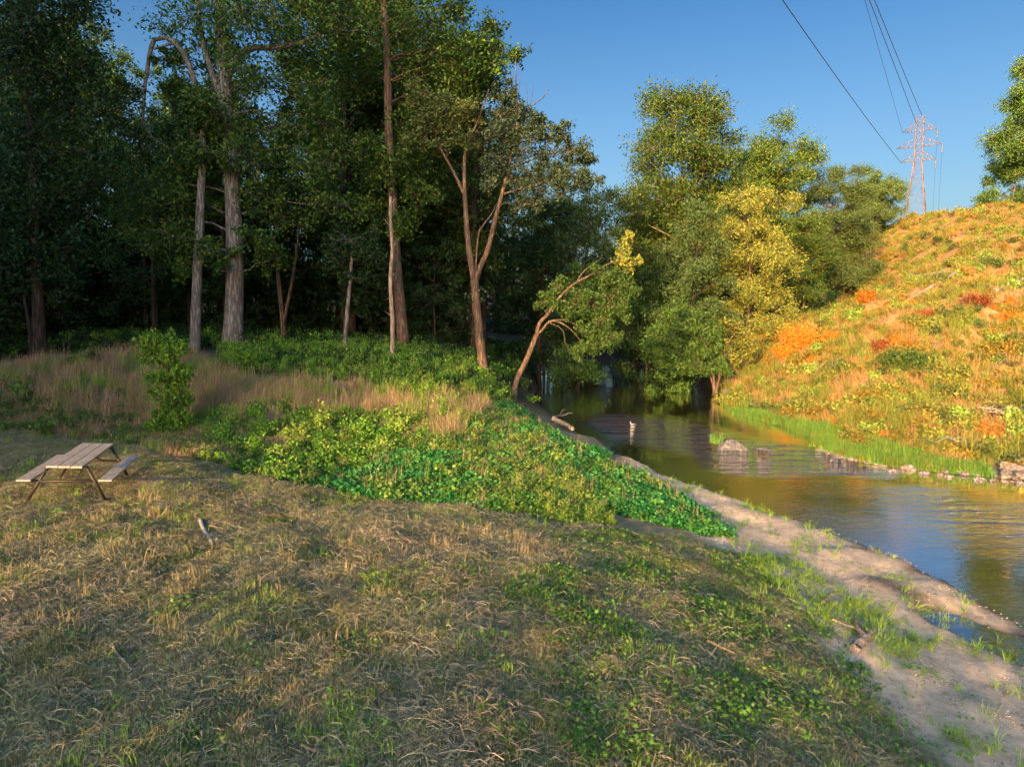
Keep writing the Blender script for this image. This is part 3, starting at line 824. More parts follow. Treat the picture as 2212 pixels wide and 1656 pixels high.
# --- short pale stem and dead snag
Y = 37; b = px_base(743, 773, Y); wd, lf = Geo(), Geo()
s1 = stem(wd, [(743, 773), (747, 710), (752, 650), (757, 600), (760, 540)], Y, b, .12, .07, 10, 8, .08, rng, 1.1)
clumps(wd, lf, [(760, 520, 1.2), (720, 560, .9), (800, 560, 1.0), (765, 600, .6)], Y, b, [s1], rng, .2)
tree_obj("pale_sapling", "short pale stem standing in green weeds left of the thin bare snag", "tree", b, 0, wd.mesh("sapling_trunk", M_BARK, True), lf.mesh("sapling_crown", M_DARKLEAF))
Y = 35; b = px_base(846, 784, Y); wd = Geo()
s1 = stem(wd, [(846, 784), (848, 700), (843, 610), (847, 540), (843, 470), (844, 425)], Y, b, .125, .07, 18, 8, .10, rng, 1.1)
for q, dx, dz in ((5, -.45, .35), (7, -.3, -.2), (9, .35, .2), (12, .4, .5), (14, -.35, .4), (16, .3, .35)):
    wd.tube(curve(s1[q], s1[q] + np.array((dx, rng.uniform(-.2, .2), dz)), rng, 4, 0, .1), (.028, .02, .014, .008), 5)
tree_obj("dead_snag", "thin bare pale snag with stubs of branches in front of a thick trunk", "dead tree", b, 0, wd.mesh("snag_trunk", M_PALEBARK, True), None)
# --- leaning-left thick trunk with sunlit top
Y = 42; b = px_base(873, 757, Y); wd, lf = Geo(), Geo()
s1 = stem(wd, [(873, 757), (862, 640), (855, 560), (848, 430), (840, 290), (836, 113), (829, 10), (824, -130)], Y, b, .36, .16, 22, 11, .04, rng, 1.15)
clumps(wd, lf, [(860, 480, 1.0, -1), (800, 440, 1.2), (900, 420, 1.2), (830, 380, 1.1, -1), (790, 330, 1.4), (880, 330, 1.3, 1), (780, 180, 1.7, 1), (890, 150, 1.8, 1), (930, 60, 1.8), (980, 110, 1.8), (1020, 120, 1.4), (1055, 110, 1.2), (1040, 150, 1.1), (960, 160, 1.6, 1), (900, 230, 1.6, 1),
   (770, 90, 1.7, 1), (860, 50, 1.4, 2), (930, -30, 2.0), (800, -40, 2), (990, 20, 1.2), (960, 230, 1.2, 1), (1000, 175, 1.1)], Y, b, [s1], rng, .24)
tree_obj("leaning_tree", "thick trunk behind the bare snag rising above the woods to a sunlit top", "tree", b, 0, wd.mesh("leaning_trunk", M_BROWNBARK, True), lf.mesh("leaning_crown", M_OAK))
# --- forked creekside tree with bare spikes
Y = 38; b = px_base(1047, 806, Y); wd, lf = Geo(), Geo()
s0 = stem(wd, [(1047, 806), (1038, 745), (1031, 680), (1027, 630), (1025, 604)], Y, b, .28, .21, 12, 10, .07, rng, 1.25)
sl_ = stem(wd, [(1025, 608), (1016, 560), (1011, 520), (1007, 470), (1004, 427), (1003, 380), (1004, 333), (1014, 300), (1027, 275), (1040, 240), (1056, 193)], Y, b, .19, .035, 22, 8, .06, rng)
sll = stem(wd, [(1004, 425), (993, 398), (977, 367), (954, 325), (940, 312), (921, 308)], Y, b, .10, .05, 10, 7, .06, rng)
sr = stem(wd, [(1026, 606), (1040, 570), (1052, 545), (1066, 490), (1076, 450), (1091, 393), (1106, 330), (1116, 300), (1117, 255), (1115, 200), (1114, 150), (1114, 118)], Y, b, .17, .012, 24, 8, .06, rng)
srr = stem(wd, [(1113, 300), (1122, 265), (1144, 233), (1167, 217), (1180, 203), (1187, 190)], Y, b, .06, .012, 10, 6, .06, rng)
stem(wd, [(1144, 233), (1150, 210), (1152, 185)], Y, b, .022, .008, 5, 4); stem(wd, [(1135, 246), (1140, 215), (1136, 180)], Y, b, .02, .008, 5, 4)
stem(wd, [(1116, 220), (1107, 190), (1106, 158)], Y, b, .022, .008, 5, 4); stem(wd, [(1117, 230), (1122, 190), (1123, 155)], Y, b, .022, .008, 5, 4)
stem(wd, [(1027, 590), (1035, 500), (1058, 470), (1073, 440)], Y, b, .06, .03, 8, 6)
sx = [stem(wd, [(1098, 370), (1150, 345), (1215, 325), (1265, 330)], Y, b, .06, .015, 9, 5), stem(wd, [(1085, 420), (1150, 400), (1220, 385), (1275, 388)], Y, b, .06, .015, 9, 5), stem(wd, [(1106, 330), (1140, 290), (1190, 275), (1225, 270)], Y, b, .05, .015, 9, 5)]
SPK = [(1085, 205, .6), (1105, 215, .5), (1085, 250, .8), (1120, 240, .6), (1065, 290, .8), (1110, 280, .7), (1140, 290, .7), (1170, 275, .6), (1190, 300, .7), (1220, 290, .6), (1225, 330, .7), (1255, 320, .6), (1272, 345, .55), (1180, 340, .8), (1130, 330, .8), (1080, 340, .8), (1060, 350, .7), (1150, 380, .8), (1200, 375, .8), (1245, 375, .7), (1275, 388, .5), (1110, 390, .8), (1170, 415, .8), (1220, 415, .7), (1060, 400, .6), (1130, 440, .7), (1100, 300, .5)]
clumps(wd, lf, SPK, Y, b, [sl_, sr, srr] + sx, rng, .18, 15, 20, thin=.24)
lf2 = [(935, 215, .9), (965, 230, .9), (990, 245, .8), (920, 255, .9), (950, 275, .9), (985, 290, .8), (1010, 250, .7), (900, 290, .7), (1020, 300, .6), (960, 315, .6)]
lg = Geo(); clumps(wd, lg, lf2, Y, b, [sll, sl_], rng, .18, 16, 24, thin=.2)
for _ in range(16):
    q = s0[rng.randint(1, 11)]; leaves_geo(lf, q + rng.normal(size=(14, 3)) * .22, .16, .8, rng)
T8 = tree_obj("creekside_tree", "tall forked brown tree with bare spiky tips against the sky at the creek edge", "tree", b, 0, wd.mesh("creekside_trunk", M_BROWNBARK, True), lf.mesh("creekside_crown", M_SPARSE))
g_ = link("crown", lg.mesh("olive_crown", M_OLIVE), T8); g_["label"] = "olive green tuft on the left limb"
# --- tree leaning over the creek, sunlight on its tip painted as yellower leaves
Y = 37; b = px_base(1106, 858, Y); wd, lf = Geo(), Geo()
s0 = stem(wd, [(1106, 858), (1116, 822), (1134, 784), (1148, 750), (1160, 721)], Y, b, .17, .13, 12, 9, .07, rng, 1.3)
sa = stem(wd, [(1160, 722), (1163, 703), (1172, 690), (1182, 681), (1194, 662), (1208, 643), (1225, 625), (1244, 611), (1268, 598), (1291, 584), (1310, 572), (1345, 558)], Y, b, .115, .02, 22, 7, .06, rng)
sb = stem(wd, [(1160, 721), (1172, 712), (1184, 696), (1200, 693), (1225, 705), (1243, 722), (1254, 738)], Y, b, .09, .015, 14, 6, .06, rng)
sc_ = stem(wd, [(1244, 611), (1262, 585), (1285, 568), (1302, 556)], Y, b, .035, .012, 8, 5)
sd_ = [stem(wd, [(1190, 694), (1215, 690), (1250, 705), (1290, 735)], Y, b, .035, .01, 8, 5), stem(wd, [(1184, 696), (1215, 712), (1222, 745), (1235, 760)], Y, b, .03, .01, 8, 5), stem(wd, [(1182, 680), (1172, 664), (1160, 662)], Y, b, .03, .01, 5, 5), stem(wd, [(1205, 646), (1230, 655), (1270, 660), (1310, 668)], Y, b, .04, .012, 8, 5)]
clumps(wd, lf, [(1300, 600, .6), (1250, 640, .6), (1280, 650, .65), (1320, 640, .7), (1350, 620, .6), (1230, 670, .5), (1300, 690, .6), (1340, 670, .6), (1270, 715, .55), (1310, 730, .55), (1280, 750, .45), (1250, 760, .4), (1210, 620, .5), (1180, 650, .45), (1330, 600, .6)], Y, b, [sa, sb, sc_] + sd_, rng, .155, 19, 24, thin=.26, grow=1.18)
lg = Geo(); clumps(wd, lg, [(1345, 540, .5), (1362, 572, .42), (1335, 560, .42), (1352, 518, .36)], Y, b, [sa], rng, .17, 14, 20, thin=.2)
T9 = tree_obj("overhanging_tree", "slender tree leaning out over the dark water with sunlight painted yellow into its leafy tip", "tree", b, 0, wd.mesh("overhanging_trunk", M_BROWNBARK, True), lf.mesh("overhanging_crown", M_MIDLEAF))
g_ = link("crown_tip", lg.mesh("crown_tip", M_WILLOW), T9); g_["label"] = "tip of the crown with painted yellow sunlight"

# --- generic kinds, built once each
def kind(seed, mat_w, mat_l, nm, **kw):
    r = np.random.RandomState(seed)
    w, l = gen_tree(r, **kw)
    return w.mesh(nm + "_trunk", mat_w, True), l.mesh(nm + "_crown", mat_l)
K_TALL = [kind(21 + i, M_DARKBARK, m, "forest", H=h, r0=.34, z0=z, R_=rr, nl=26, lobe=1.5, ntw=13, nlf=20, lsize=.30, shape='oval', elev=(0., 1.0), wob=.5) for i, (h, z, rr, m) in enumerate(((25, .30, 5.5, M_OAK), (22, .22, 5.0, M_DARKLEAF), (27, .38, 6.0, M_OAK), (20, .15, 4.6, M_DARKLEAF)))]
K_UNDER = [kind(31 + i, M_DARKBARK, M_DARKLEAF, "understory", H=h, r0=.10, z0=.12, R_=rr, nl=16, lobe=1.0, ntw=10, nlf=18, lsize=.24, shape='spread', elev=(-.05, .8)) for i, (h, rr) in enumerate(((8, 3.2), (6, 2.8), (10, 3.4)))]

def put(kind_, base, sc, rz, name, label, group=None, cat="tree"):
    return tree_obj(name, label, cat, base, rz, kind_[0], kind_[1], group, sc)
def gbase(px, py, Y):
    b = P(px, py, Y); return np.array((b[0], b[1], H1(b[0], b[1]) - .2))

# trees across the creek, each with its own crown
def fit(px0, px1, pytop, Y, pxb, seed, name, label, mw, ml, z0=.25, lobe=1.4, ntw=13, nlf=20, ls=.32, shape='oval', nl=30, elev=(0, 1.), lean=(0, 0), asp=.5, droop=0., up=.6, cat="tree", r0=None):
    b = gbase(pxb, 700, Y)
    H = P(pxb, pytop, Y)[2] - b[2]
    H -= lobe * .85
    Rr = (px1 - px0) / 2 / FPX * Y * 1.28
    r = np.random.RandomState(seed)
    w, l = gen_tree(r, H=H * .97, r0=r0 or H * .014, z0=z0, R_=Rr * .92, nl=nl, lobe=lobe * 1.32, ntw=ntw + 6, nlf=int(nlf * 2.0), lsize=ls * .8, shape=shape, elev=elev, lean=lean, aspect=asp, droop=droop, up=up, wob=.5)
    return tree_obj(name, label, cat, b, 0, w.mesh(name + "_trunk", mw, True), l.mesh(name + "_crown", ml))
fit(1335, 1612, 190, 72, 1475, 41, "tall_tree", "tallest tree beyond the creek with pale forked limbs and two rounded tops", M_PALEBARK, M_WARMLEAF, .18, 2.0, 15, 24, .36, nl=40, r0=.34)
fit(1590, 1765, 272, 80, 1672, 42, "broad_tree", "broad yellowish green tree right of the tallest one beyond the creek", M_BROWNBARK, M_WARMLEAF, .2, 1.6, 14, 22, .34, nl=30)
fit(1530, 1705, 415, 64, 1612, 43, "willow_tree", "bushy pale yellow sunlit tree in front of the tallest trees beyond the creek", M_BROWNBARK, M_WILLOW, .12, 1.15, 14, 22, .26, 'spread', 34, (.1, 1.0), asp=.38)
fit(1420, 1560, 435, 58, 1490, 44, "shaded_tree", "grey green bushy tree in shade left of the pale yellow tree", M_DARKBARK, M_GREYGREEN, .15, 1.1, 13, 22, .26, 'oval', 26, asp=.4)
fit(1700, 1862, 350, 84, 1778, 45, "pine_tree", "dark pine with layered branches between the yellowish tree and the farthest pines", M_BROWNBARK, M_PINE, .25, 1.3, 15, 24, .34, 'spread', 36, (-.1, .7), asp=.25)
fit(1815, 1920, 372, 98, 1872, 46, "far_pine", "bare trunked pine at the far end of the trees beside the hillside", M_BROWNBARK, M_PINE, .45, 1.2, 14, 22, .34, 'spread', 26, (0., .8), asp=.28)
fit(1650, 1775, 500, 78, 1712, 47, "cedar_tree", "dark green bushy evergreen low behind the pale yellow tree", M_DARKBARK, M_DARKLEAF, .16, 1.0, 13, 22, .28, 'oval', 26, asp=.35)
fit(1770, 1890, 470, 86, 1832, 48, "young_pine", "olive young pine beside the top of the grassy hillside foot", M_BROWNBARK, M_OLIVE, .1, 1.1, 13, 22, .28, 'oval', 24, asp=.3)
fit(1700, 1800, 470, 76, 1735, 49, "half_lit_tree", "feathery half sunlit tree between the pale yellow tree and the pines", M_BROWNBARK, M_WARMLEAF, .1, 1.0, 12, 20, .28, 'spread', 22, asp=.35)
fit(1205, 1335, 395, 66, 1270, 50, "creek_bend_tree", "grey green rounded tree at the bend behind the yellow leafy tip", M_DARKBARK, M_GREYGREEN, .08, 1.3, 13, 22, .3, 'oval', 28)
fit(1320, 1425, 410, 84, 1380, 51, "hazy_tree", "soft green tree left below the tallest tree beyond the creek", M_DARKBARK, M_GREYGREEN, .08, 1.4, 13, 22, .34, 'oval', 26)
fit(1340, 1470, 560, 62, 1400, 52, "low_creek_tree", "low dark leafy tree hanging over the far end of the creek", M_DARKBARK, M_DARKLEAF, .08, 1.1, 13, 22, .26, 'spread', 24, (-.2, .8))
fit(1120, 1240, 420, 60, 1165, 53, "dense_tree", "dense dark tree behind the forked creekside tree", M_DARKBARK, M_DARKLEAF, .06, 1.3, 13, 22, .28, 'oval', 28)
fit(1545, 1660, 300, 88, 1600, 54, "gap_tree", "olive tree showing between the tallest tree and the broad yellowish one", M_BROWNBARK, M_MIDLEAF, .1, 1.6, 14, 22, .36, nl=26)
fit(1430, 1540, 380, 82, 1440, 55, "pale_limbed_tree", "dark green tree filling in left under the tallest tree's crown", M_DARKBARK, M_MIDLEAF, .1, 1.5, 14, 22, .36, nl=26)
fit(1840, 1900, 440, 105, 1850, 56, "slim_pine", "slim pine just left of the bare trunked far pine", M_BROWNBARK, M_PINE, .3, 1.2, 14, 22, .36, nl=30, shape="spread")
fit(1400, 1500, 640, 56, 1455, 58, "water_edge_tree", "low round tree overhanging the dark water left of the waterside tree", M_DARKBARK, M_MIDLEAF, .04, .9, 13, 22, .24, 'spread', 22, (-.2, .8))
fit(1225, 1330, 560, 58, 1250, 59, "shadow_tree", "dark leafy tree in shadow behind the leaning tree's branches", M_DARKBARK, M_MIDLEAF, .04, 1.1, 13, 22, .26, 'spread', 24)
# small tree on the far waterline
Y = 51; b = gbase(1545, 832, Y); b[2] = max(b[2], .15); wd, lf = Geo(), Geo()
ss = [stem(wd, [(1545, 832), (1540, 800), (1535, 765), (1515, 730), (1500, 700)], Y, b, .11, .03, 10, 7, .06, rng, 1.3), stem(wd, [(1548, 832), (1556, 800), (1553, 770), (1575, 735), (1600, 705)], Y, b, .10, .03, 10, 7, .06, rng, 1.3), stem(wd, [(1543, 832), (1532, 805), (1510, 780), (1480, 760)], Y, b, .07, .02, 9, 6)]
clumps(wd, lf, [(1440, 735, .8), (1470, 715, .9), (1500, 690, 1.0), (1480, 760, .8), (1520, 720, .9), (1510, 760, .8), (1550, 740, .7), (1455, 775, .6), (1530, 690, .8), (1440, 765, .5), (1455, 795, .5), (1480, 800, .5), (1515, 800, .6), (1565, 800, .5), (1490, 785, .6), (1540, 785, .6)], Y, b, ss, rng, .2, 18, 24, grow=1.3)
lg = Geo(); clumps(wd, lg, [(1590, 715, .8), (1615, 740, .7), (1575, 760, .7), (1600, 770, .6), (1625, 700, .6), (1570, 700, .6), (1620, 765, .4)], Y, b, ss, rng, .2, 13, 20)  # sunlight on the right side put in as yellower leaves
t_ = tree_obj("waterside_tree", "small bright green tree rooted at the waterline of the far bank, its right side painted sunlit yellow", "tree", b, 0, wd.mesh("waterside_trunk", M_BROWNBARK, True), lf.mesh("waterside_crown", M_MIDLEAF))
g_ = link("crown", lg.mesh("sun_painted_side", M_WILLOW), t_); g_["label"] = "side with sunlight painted in yellow"
wd = Geo()
b = gbase(1570, 700, 55)
for _ in range(26):
    e = np.array((rng.normal() * 1.1, rng.normal() * .6, rng.uniform(1.4, 3.4)))
    wd.tube(curve((e[0] * .2, 0, 0), e, rng, 6, .05, .12), np.linspace(.03, .008, 6), 4, cap=False)
b2 = P(1575, 715, 53.5); b2[2] = H1(b2[0], b2[1]) - .1
tag(link("bare_shrub", wd.mesh("bare_twigs", M_DRIFT, True), None, b2), "leafless greyish shrub of thin twigs behind the small waterside tree", "shrub")
# trees on the hilltop at the right edge
def hill_tree(px0, px1, pyt, Y, pxb, seed, nm, lab, ml, **kw):
    return fit(px0, px1, pyt, Y, pxb, seed, nm, lab, M_PALEBARK, ml, **kw)
hill_tree(2130, 2300, 130, 82, 2207, 61, "hilltop_tree", "tall tree with a sunlit orange trunk at the right edge on the hilltop", M_MIDLEAF, z0=.42, lobe=1.5, nl=26, r0=.30)
hill_tree(2112, 2215, 320, 88, 2165, 62, "hilltop_bush_tree", "low rounded tree on the hilltop left of the sunlit orange trunk", M_MIDLEAF, z0=.04, lobe=1.2, nl=24)

# --- the dark wood behind as one mass
rs = np.random.RandomState(77)
pt, ro, sz, ix = [], [], [], []
def wood_row(n, xr, yr, kinds, s):
    for _ in range(n):
        x, y = rs.uniform(*xr), rs.uniform(*yr)
        if float(river_sd(np.array([x]), np.array([y]))[0]) < 2.5: continue
        if x > -1.5 - max(0, (52 - y)) * .25 and y < 75: continue
        pxl = CX + FPX * x / y if y > 5 else 0
        if 190 < pxl < 420 and max(kinds) < 4 and y < 90:
            if rs.rand() < .35: continue
            pt.append((x, y, H1(x, y) - .2)); ro.append((0, 0, rs.uniform(0, 6.28))); sz.append(rs.uniform(.6, .74)); ix.append(kinds[rs.randint(len(kinds))]); continue
        pt.append((x, y, H1(x, y) - .2)); ro.append((0, 0, rs.uniform(0, 6.28))); sz.append(rs.uniform(*s)); ix.append(kinds[rs.randint(len(kinds))])
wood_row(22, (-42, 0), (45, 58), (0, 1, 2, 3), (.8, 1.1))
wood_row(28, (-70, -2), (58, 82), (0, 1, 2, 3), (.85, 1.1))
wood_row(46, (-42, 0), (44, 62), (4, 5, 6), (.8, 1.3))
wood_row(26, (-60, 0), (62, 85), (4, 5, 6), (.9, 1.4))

wood_row(16, (-40, -27), (20, 42), (4, 5, 6), (.9, 1.3))
wood_row(30, (-26, 12), (98, 125), (0, 1, 2, 3), (.7, 1.0))
wood_row(24, (-16, 20), (95, 112), (4, 5, 6), (.9, 1.5))
for _ in range(26):
    x, y = rs.uniform(14, 44), rs.uniform(92, 125)
    pt.append((x, y, H1(x, y) - .2)); ro.append((0, 0, rs.uniform(0, 6.28))); sz.append(rs.uniform(.55, .8)); ix.append(rs.randint(7))
src = []
for w_, l_ in K_TALL + K_UNDER:
    # trunk and crown joined into one source mesh with two materials
    g = bpy.data.meshes.new("wood_tree")
    import bmesh
    bm = bmesh.new(); bm.from_mesh(w_); k0 = len(bm.faces); bm.from_mesh(l_)
    bm.faces.ensure_lookup_table()
    for f in bm.faces[k0:]: f.material_index = 1
    bm.to_mesh(g); bm.free()
    g.materials.append(w_.materials[0]); g.materials.append(l_.materials[0])
    src.append(g)
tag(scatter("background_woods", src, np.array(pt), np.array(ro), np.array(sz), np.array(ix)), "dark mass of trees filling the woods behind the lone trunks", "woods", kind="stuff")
# ------------------------------------------------------------------ ground cover
M_GRASS = leaf_mat("mown_blade", [(.06, .092, .022), (.105, .145, .036), (.175, .185, .05), (.28, .24, .11)], .3, patch=[(.18, .125, .075), (.30, .22, .14), (.36, .285, .185), (.155, .15, .055)], patch_scale=.4)
M_GRASS2 = leaf_mat("fresh_blade", [(0.102, 0.208, 0.027), (0.187, 0.304, 0.036), (0.288, 0.384, 0.061)], .35)
M_STRAW = leaf_mat("cut_straw", [(.17, .125, .08), (.29, .22, .145), (.40, .32, .22), (.32, .26, .15), (.18, .185, .085)], .15, patch=[(.17, .16, .08), (.27, .245, .13), (.36, .32, .19), (.14, .17, .07)], patch_scale=.4)
M_DRY = leaf_mat("dry_blade", [(.20, .13, .078), (.34, .225, .135), (.42, .29, .175), (.25, .20, .09)], .3)
M_SUNGLINT = leaf_mat("sunglint_blade", [(.36, .25, .10), (.48, .35, .16), (.30, .27, .09)], .35)
M_BROADLEAF = leaf_mat("broad_leaf", [(.04, .11, .02), (.075, .17, .026), (.13, .24, .036), (.24, .31, .06)], .35)
M_REED = leaf_mat("reed_blade", [(0.064, 0.192, 0.023), (0.114, 0.264, 0.034), (0.204, 0.336, 0.057)], .35)
M_HILLDRY = leaf_mat("hill_dry_blade", [(.26, .15, .05), (.38, .23, .08), (.46, .29, .11), (.27, .22, .055)], .3)
M_HILLGREEN = leaf_mat("hill_green_blade", [(.10, .15, .025), (.19, .22, .035), (.31, .27, .045)], .35)

rng = np.random.RandomState(3)
def proto(fn, mat, nm, *a, **k):
    g = Geo(); fn(g, rng, *a, **k); return g.mesh(nm, mat)
def tuft(mat, nm, *a, **k): return proto(blades, mat, nm, *a, **k)
def bushp(mat, nm, smat=None, **k):
    w, l = bush_geo(rng, **k)
    g = l.mesh(nm, mat)
    if w.n:
        import bmesh
        bm = bmesh.new(); bm.from_mesh(g); k0 = len(bm.faces)
        wm = w.mesh(nm + "_s", None); bm.from_mesh(wm)
        bm.faces.ensure_lookup_table()
        for f in bm.faces[k0:]: f.material_index = 1
        bm.to_mesh(g); bm.free(); g.materials.append(smat or M_STEM)
    return g

def patchy(scale, seed, lo, hi):
    return lambda x, y: sstep(lo, hi, noise(x, y, scale, seed))

# mown meadow: standing stubble, fresh tufts
K = [tuft(M_GRASS, "a", 36, .065, .13, .8, .0055), tuft(M_GRASS, "b", 46, .05, .15, 1.0, .0055), tuft(M_GRASS, "c", 26, .10, .09, .6, .0055), tuft(M_GRASS2, "d", 30, .06, .12, .9, .006)]
x, y = rand_poly(Z_MOWN, 42000, rng, 8, 1.3)
tag(scatter("mown_grass", K, on_ground(x, y), slope_rot(x, y, rng, 1, .1), rng.uniform(.6, 1.35, len(x)), rng.randint(0, 4, len(x))), "short mown grass covering the near slope", "grass", kind="stuff")
K = [tuft(M_GRASS2, "a", 26, .11, .10, .85, .007), tuft(M_GRASS2, "b", 34, .08, .16, 1.1, .007), tuft(M_GRASS2, "c", 12, .19, .07, .7, .007)]
x, y = rand_poly(Z_MOWN, 2300, rng, 8, 1.0, patchy(2.4, 2, .15, .9))
tag(scatter("grass_tufts", K, on_ground(x, y), slope_rot(x, y, rng, 1, .1), rng.uniform(.5, 1.3, len(x)), rng.randint(0, 3, len(x))), "fresh green grass tufts regrowing through the mown slope", "grass", kind="stuff")
# cut straw lying about
K = [proto(straws, M_STRAW, "a", 60, .14, .17, .0042), proto(straws, M_STRAW, "b", 40, .20, .20, .0042, zmax=.05), proto(straws, M_STRAW, "c", 70, .09, .16, .0048)]
x, y = rand_poly(Z_MOWN, 11500, rng, 8, 1.15, lambda x, y: .35 + .65 * sstep(-.5, .6, noise(x, y, 3.1, 1)))
tag(scatter("cut_straw", K, on_ground(x, y, .01), slope_rot(x, y, rng, 1, .06), rng.uniform(.7, 1.4, len(x)), rng.randint(0, 3, len(x))), "loose cut straw lying over the mown slope", "straw", kind="stuff")
# paler straw swathes
Z_SWATHE = GP((620, 1120), (900, 1110), (1150, 1170), (1300, 1200), (1150, 1260), (950, 1250), (760, 1190))
Z_SWATHE2 = GP((0, 1200), (250, 1170), (330, 1230), (260, 1330), (0, 1400))
K2 = [tuft(M_STRAW, "d", 22, .12, .14, 1.2, .005), tuft(M_STRAW, "e", 34, .08, .18, 1.5, .005)]
px_, py_ = [], []
for q, n in ((Z_SWATHE, 800), (Z_SWATHE2, 220)):
    a, b = rand_poly(q, n, rng); px_.append(a); py_.append(b)
x, y = np.concatenate(px_), np.concatenate(py_)
tag(scatter("straw_swathe", K + K2, on_ground(x, y, .015), slope_rot(x, y, rng, 1, .15), rng.uniform(.8, 1.5, len(x)), rng.randint(0, 5, len(x))), "paler swathes of raked straw on the mown slope", "straw", kind="stuff")
# stubble stalks with low sun glints painted in as golden blades
K = [tuft(M_SUNGLINT, "a", 12, .17, .09, .45, .007), tuft(M_SUNGLINT, "b", 20, .13, .12, .6, .007), tuft(M_SUNGLINT, "c", 5, .27, .04, .3, .007)]
px_, py_ = [], []
for q, n in ((GP((0, 1130), (330, 1110), (460, 1180), (480, 1300), (330, 1420), (0, 1420)), 230), (GP((300, 1250), (760, 1180), (960, 1300), (900, 1420), (400, 1420)), 90), (GP((960, 1150), (1230, 1170), (1250, 1230), (1060, 1260), (920, 1210)), 120), (GP((250, 1060), (420, 1070), (420, 1130), (260, 1120)), 50)):
    a, b = rand_poly(q, n, rng, soft=patchy(1.3, 1, -.1, .7)); px_.append(a); py_.append(b)
x, y = np.concatenate(px_), np.concatenate(py_)
tag(scatter("golden_stubble", K, on_ground(x, y), slope_rot(x, y, rng, .5, .1), rng.uniform(.6, 1.25, len(x)), rng.randint(0, 3, len(x))), "uncut stubble on the near slope with sun glints painted gold", "grass", kind="stuff")
# broad leaved weeds on the lower slope
def rosette(g, rng, n, r, s, h):
    a = rng.uniform(0, 6.28, n); q = r * np.sqrt(rng.rand(n))
    leaves_geo(g, np.stack([np.cos(a) * q, np.sin(a) * q, rng.uniform(.01, h, n)], 1), s * 1.0, 1.0, rng, 1.5, shape='star')
K = [proto(rosette, M_BROADLEAF, "a", 14, .16, .075, .10), proto(rosette, M_BROADLEAF, "b", 22, .22, .06, .13), proto(rosette, M_BROADLEAF, "c", 8, .09, .09, .07), proto(rosette, M_BROADLEAF, "d", 26, .2, .042, .08)]
Z_BROAD = GP((1080, 1230), (1250, 1150), (1450, 1160), (1620, 1200), (1760, 1330), (1900, 1480), (2000, 1650), (1250, 1650), (1200, 1450))
x, y = rand_poly(Z_BROAD, 2500, rng, 8, .8, lambda x, y: .12 + .88 * sstep(-.1, .75, noise(x, y, 2.6, 3)))
x2, y2 = rand_poly(Z_MOWN, 1500, rng, 8, 1.2, patchy(1.8, 4, 0, 1)); x = np.r_[x, x2]; y = np.r_[y, y2]
tag(scatter("broadleaf_weeds", K, on_ground(x, y), slope_rot(x, y, rng, 1, .1), rng.uniform(.5, 1.25, len(x)), rng.randint(0, 4, len(x))), "bright broad leaved weeds creeping over the lower slope", "weeds", kind="stuff")
# sand: low weeds and pebbles
K = [proto(rosette, M_BROADLEAF, "a", 9, .10, .05, .10), tuft(M_GRASS2, "b", 18, .12, .08, .9, .007), tuft(M_GRASS2, "c", 12, .2, .05, .7, .008), proto(rosette, M_SHRUB, "d", 16, .13, .04, .08)]
Z_SANDV = smooth_poly(Z_SAND)
x, y = rand_poly(Z_SAND, 950, rng, 9, .6, lambda x, y: (.10 + .9 * sstep(.1, 1.0, noise(x, y, 1.9, 2))) * (river_sd(x, y) > .8))
e_ = GP((1590, 1200), (1700, 1200), (1900, 1330), (2000, 1400), (1980, 1440), (1760, 1330), (1640, 1270)); x2, y2 = rand_poly(e_, 500, rng, 12, .5); x = np.r_[x, x2]; y = np.r_[y, y2]
tag(scatter("sand_weeds", K, on_ground(x, y), slope_rot(x, y, rng, 1, .1), rng.uniform(.5, 1.3, len(x)), rng.randint(0, 4, len(x))), "scattered small weeds growing in the sand", "weeds", kind="stuff")
def pebble_g(seed, mat, n=1, s=.03):
    import bmesh
    bm = bmesh.new(); bmesh.ops.create_icosphere(bm, subdivisions=n, radius=s)
    r = np.random.RandomState(seed)
    k = r.uniform(.6, 1.3, 3)
    for v in bm.verts:
        v.co = Vector((v.co.x * k[0] * r.uniform(.85, 1.15), v.co.y * k[1] * r.uniform(.85, 1.15), v.co.z * .6 * k[2] * r.uniform(.85, 1.15)))
    me = bpy.data.meshes.new("pebble"); bm.to_mesh(me); bm.free(); me.materials.append(mat)
    me.polygons.foreach_set("use_smooth", [True] * len(me.polygons))
    return me
M_PEB1 = plain_mat("pebble_tan", (.36, .28, .21), .8); M_PEB2 = plain_mat("pebble_dark", (.13, .10, .08), .7); M_PEB3 = plain_mat("pebble_pale", (.36, .30, .24), .8)
K = [pebble_g(i, (M_PEB1, M_PEB2, M_PEB3)[i % 3]) for i in range(6)]
x, y = rand_poly(Z_SAND, 9000, rng, 9, .7, lambda x, y: (.15 + .85 * sstep(-.2, .7, noise(x, y, 1.6, 3))) * (river_sd(x, y) > .1))
tag(scatter("sand_pebbles", K, on_ground(x, y, .003), flat_rot(len(x), rng), rng.uniform(.15, .75, len(x)) ** 1.3, rng.randint(0, 6, len(x))), "small pebbles and grit strewn on the sand", "pebbles", kind="stuff")
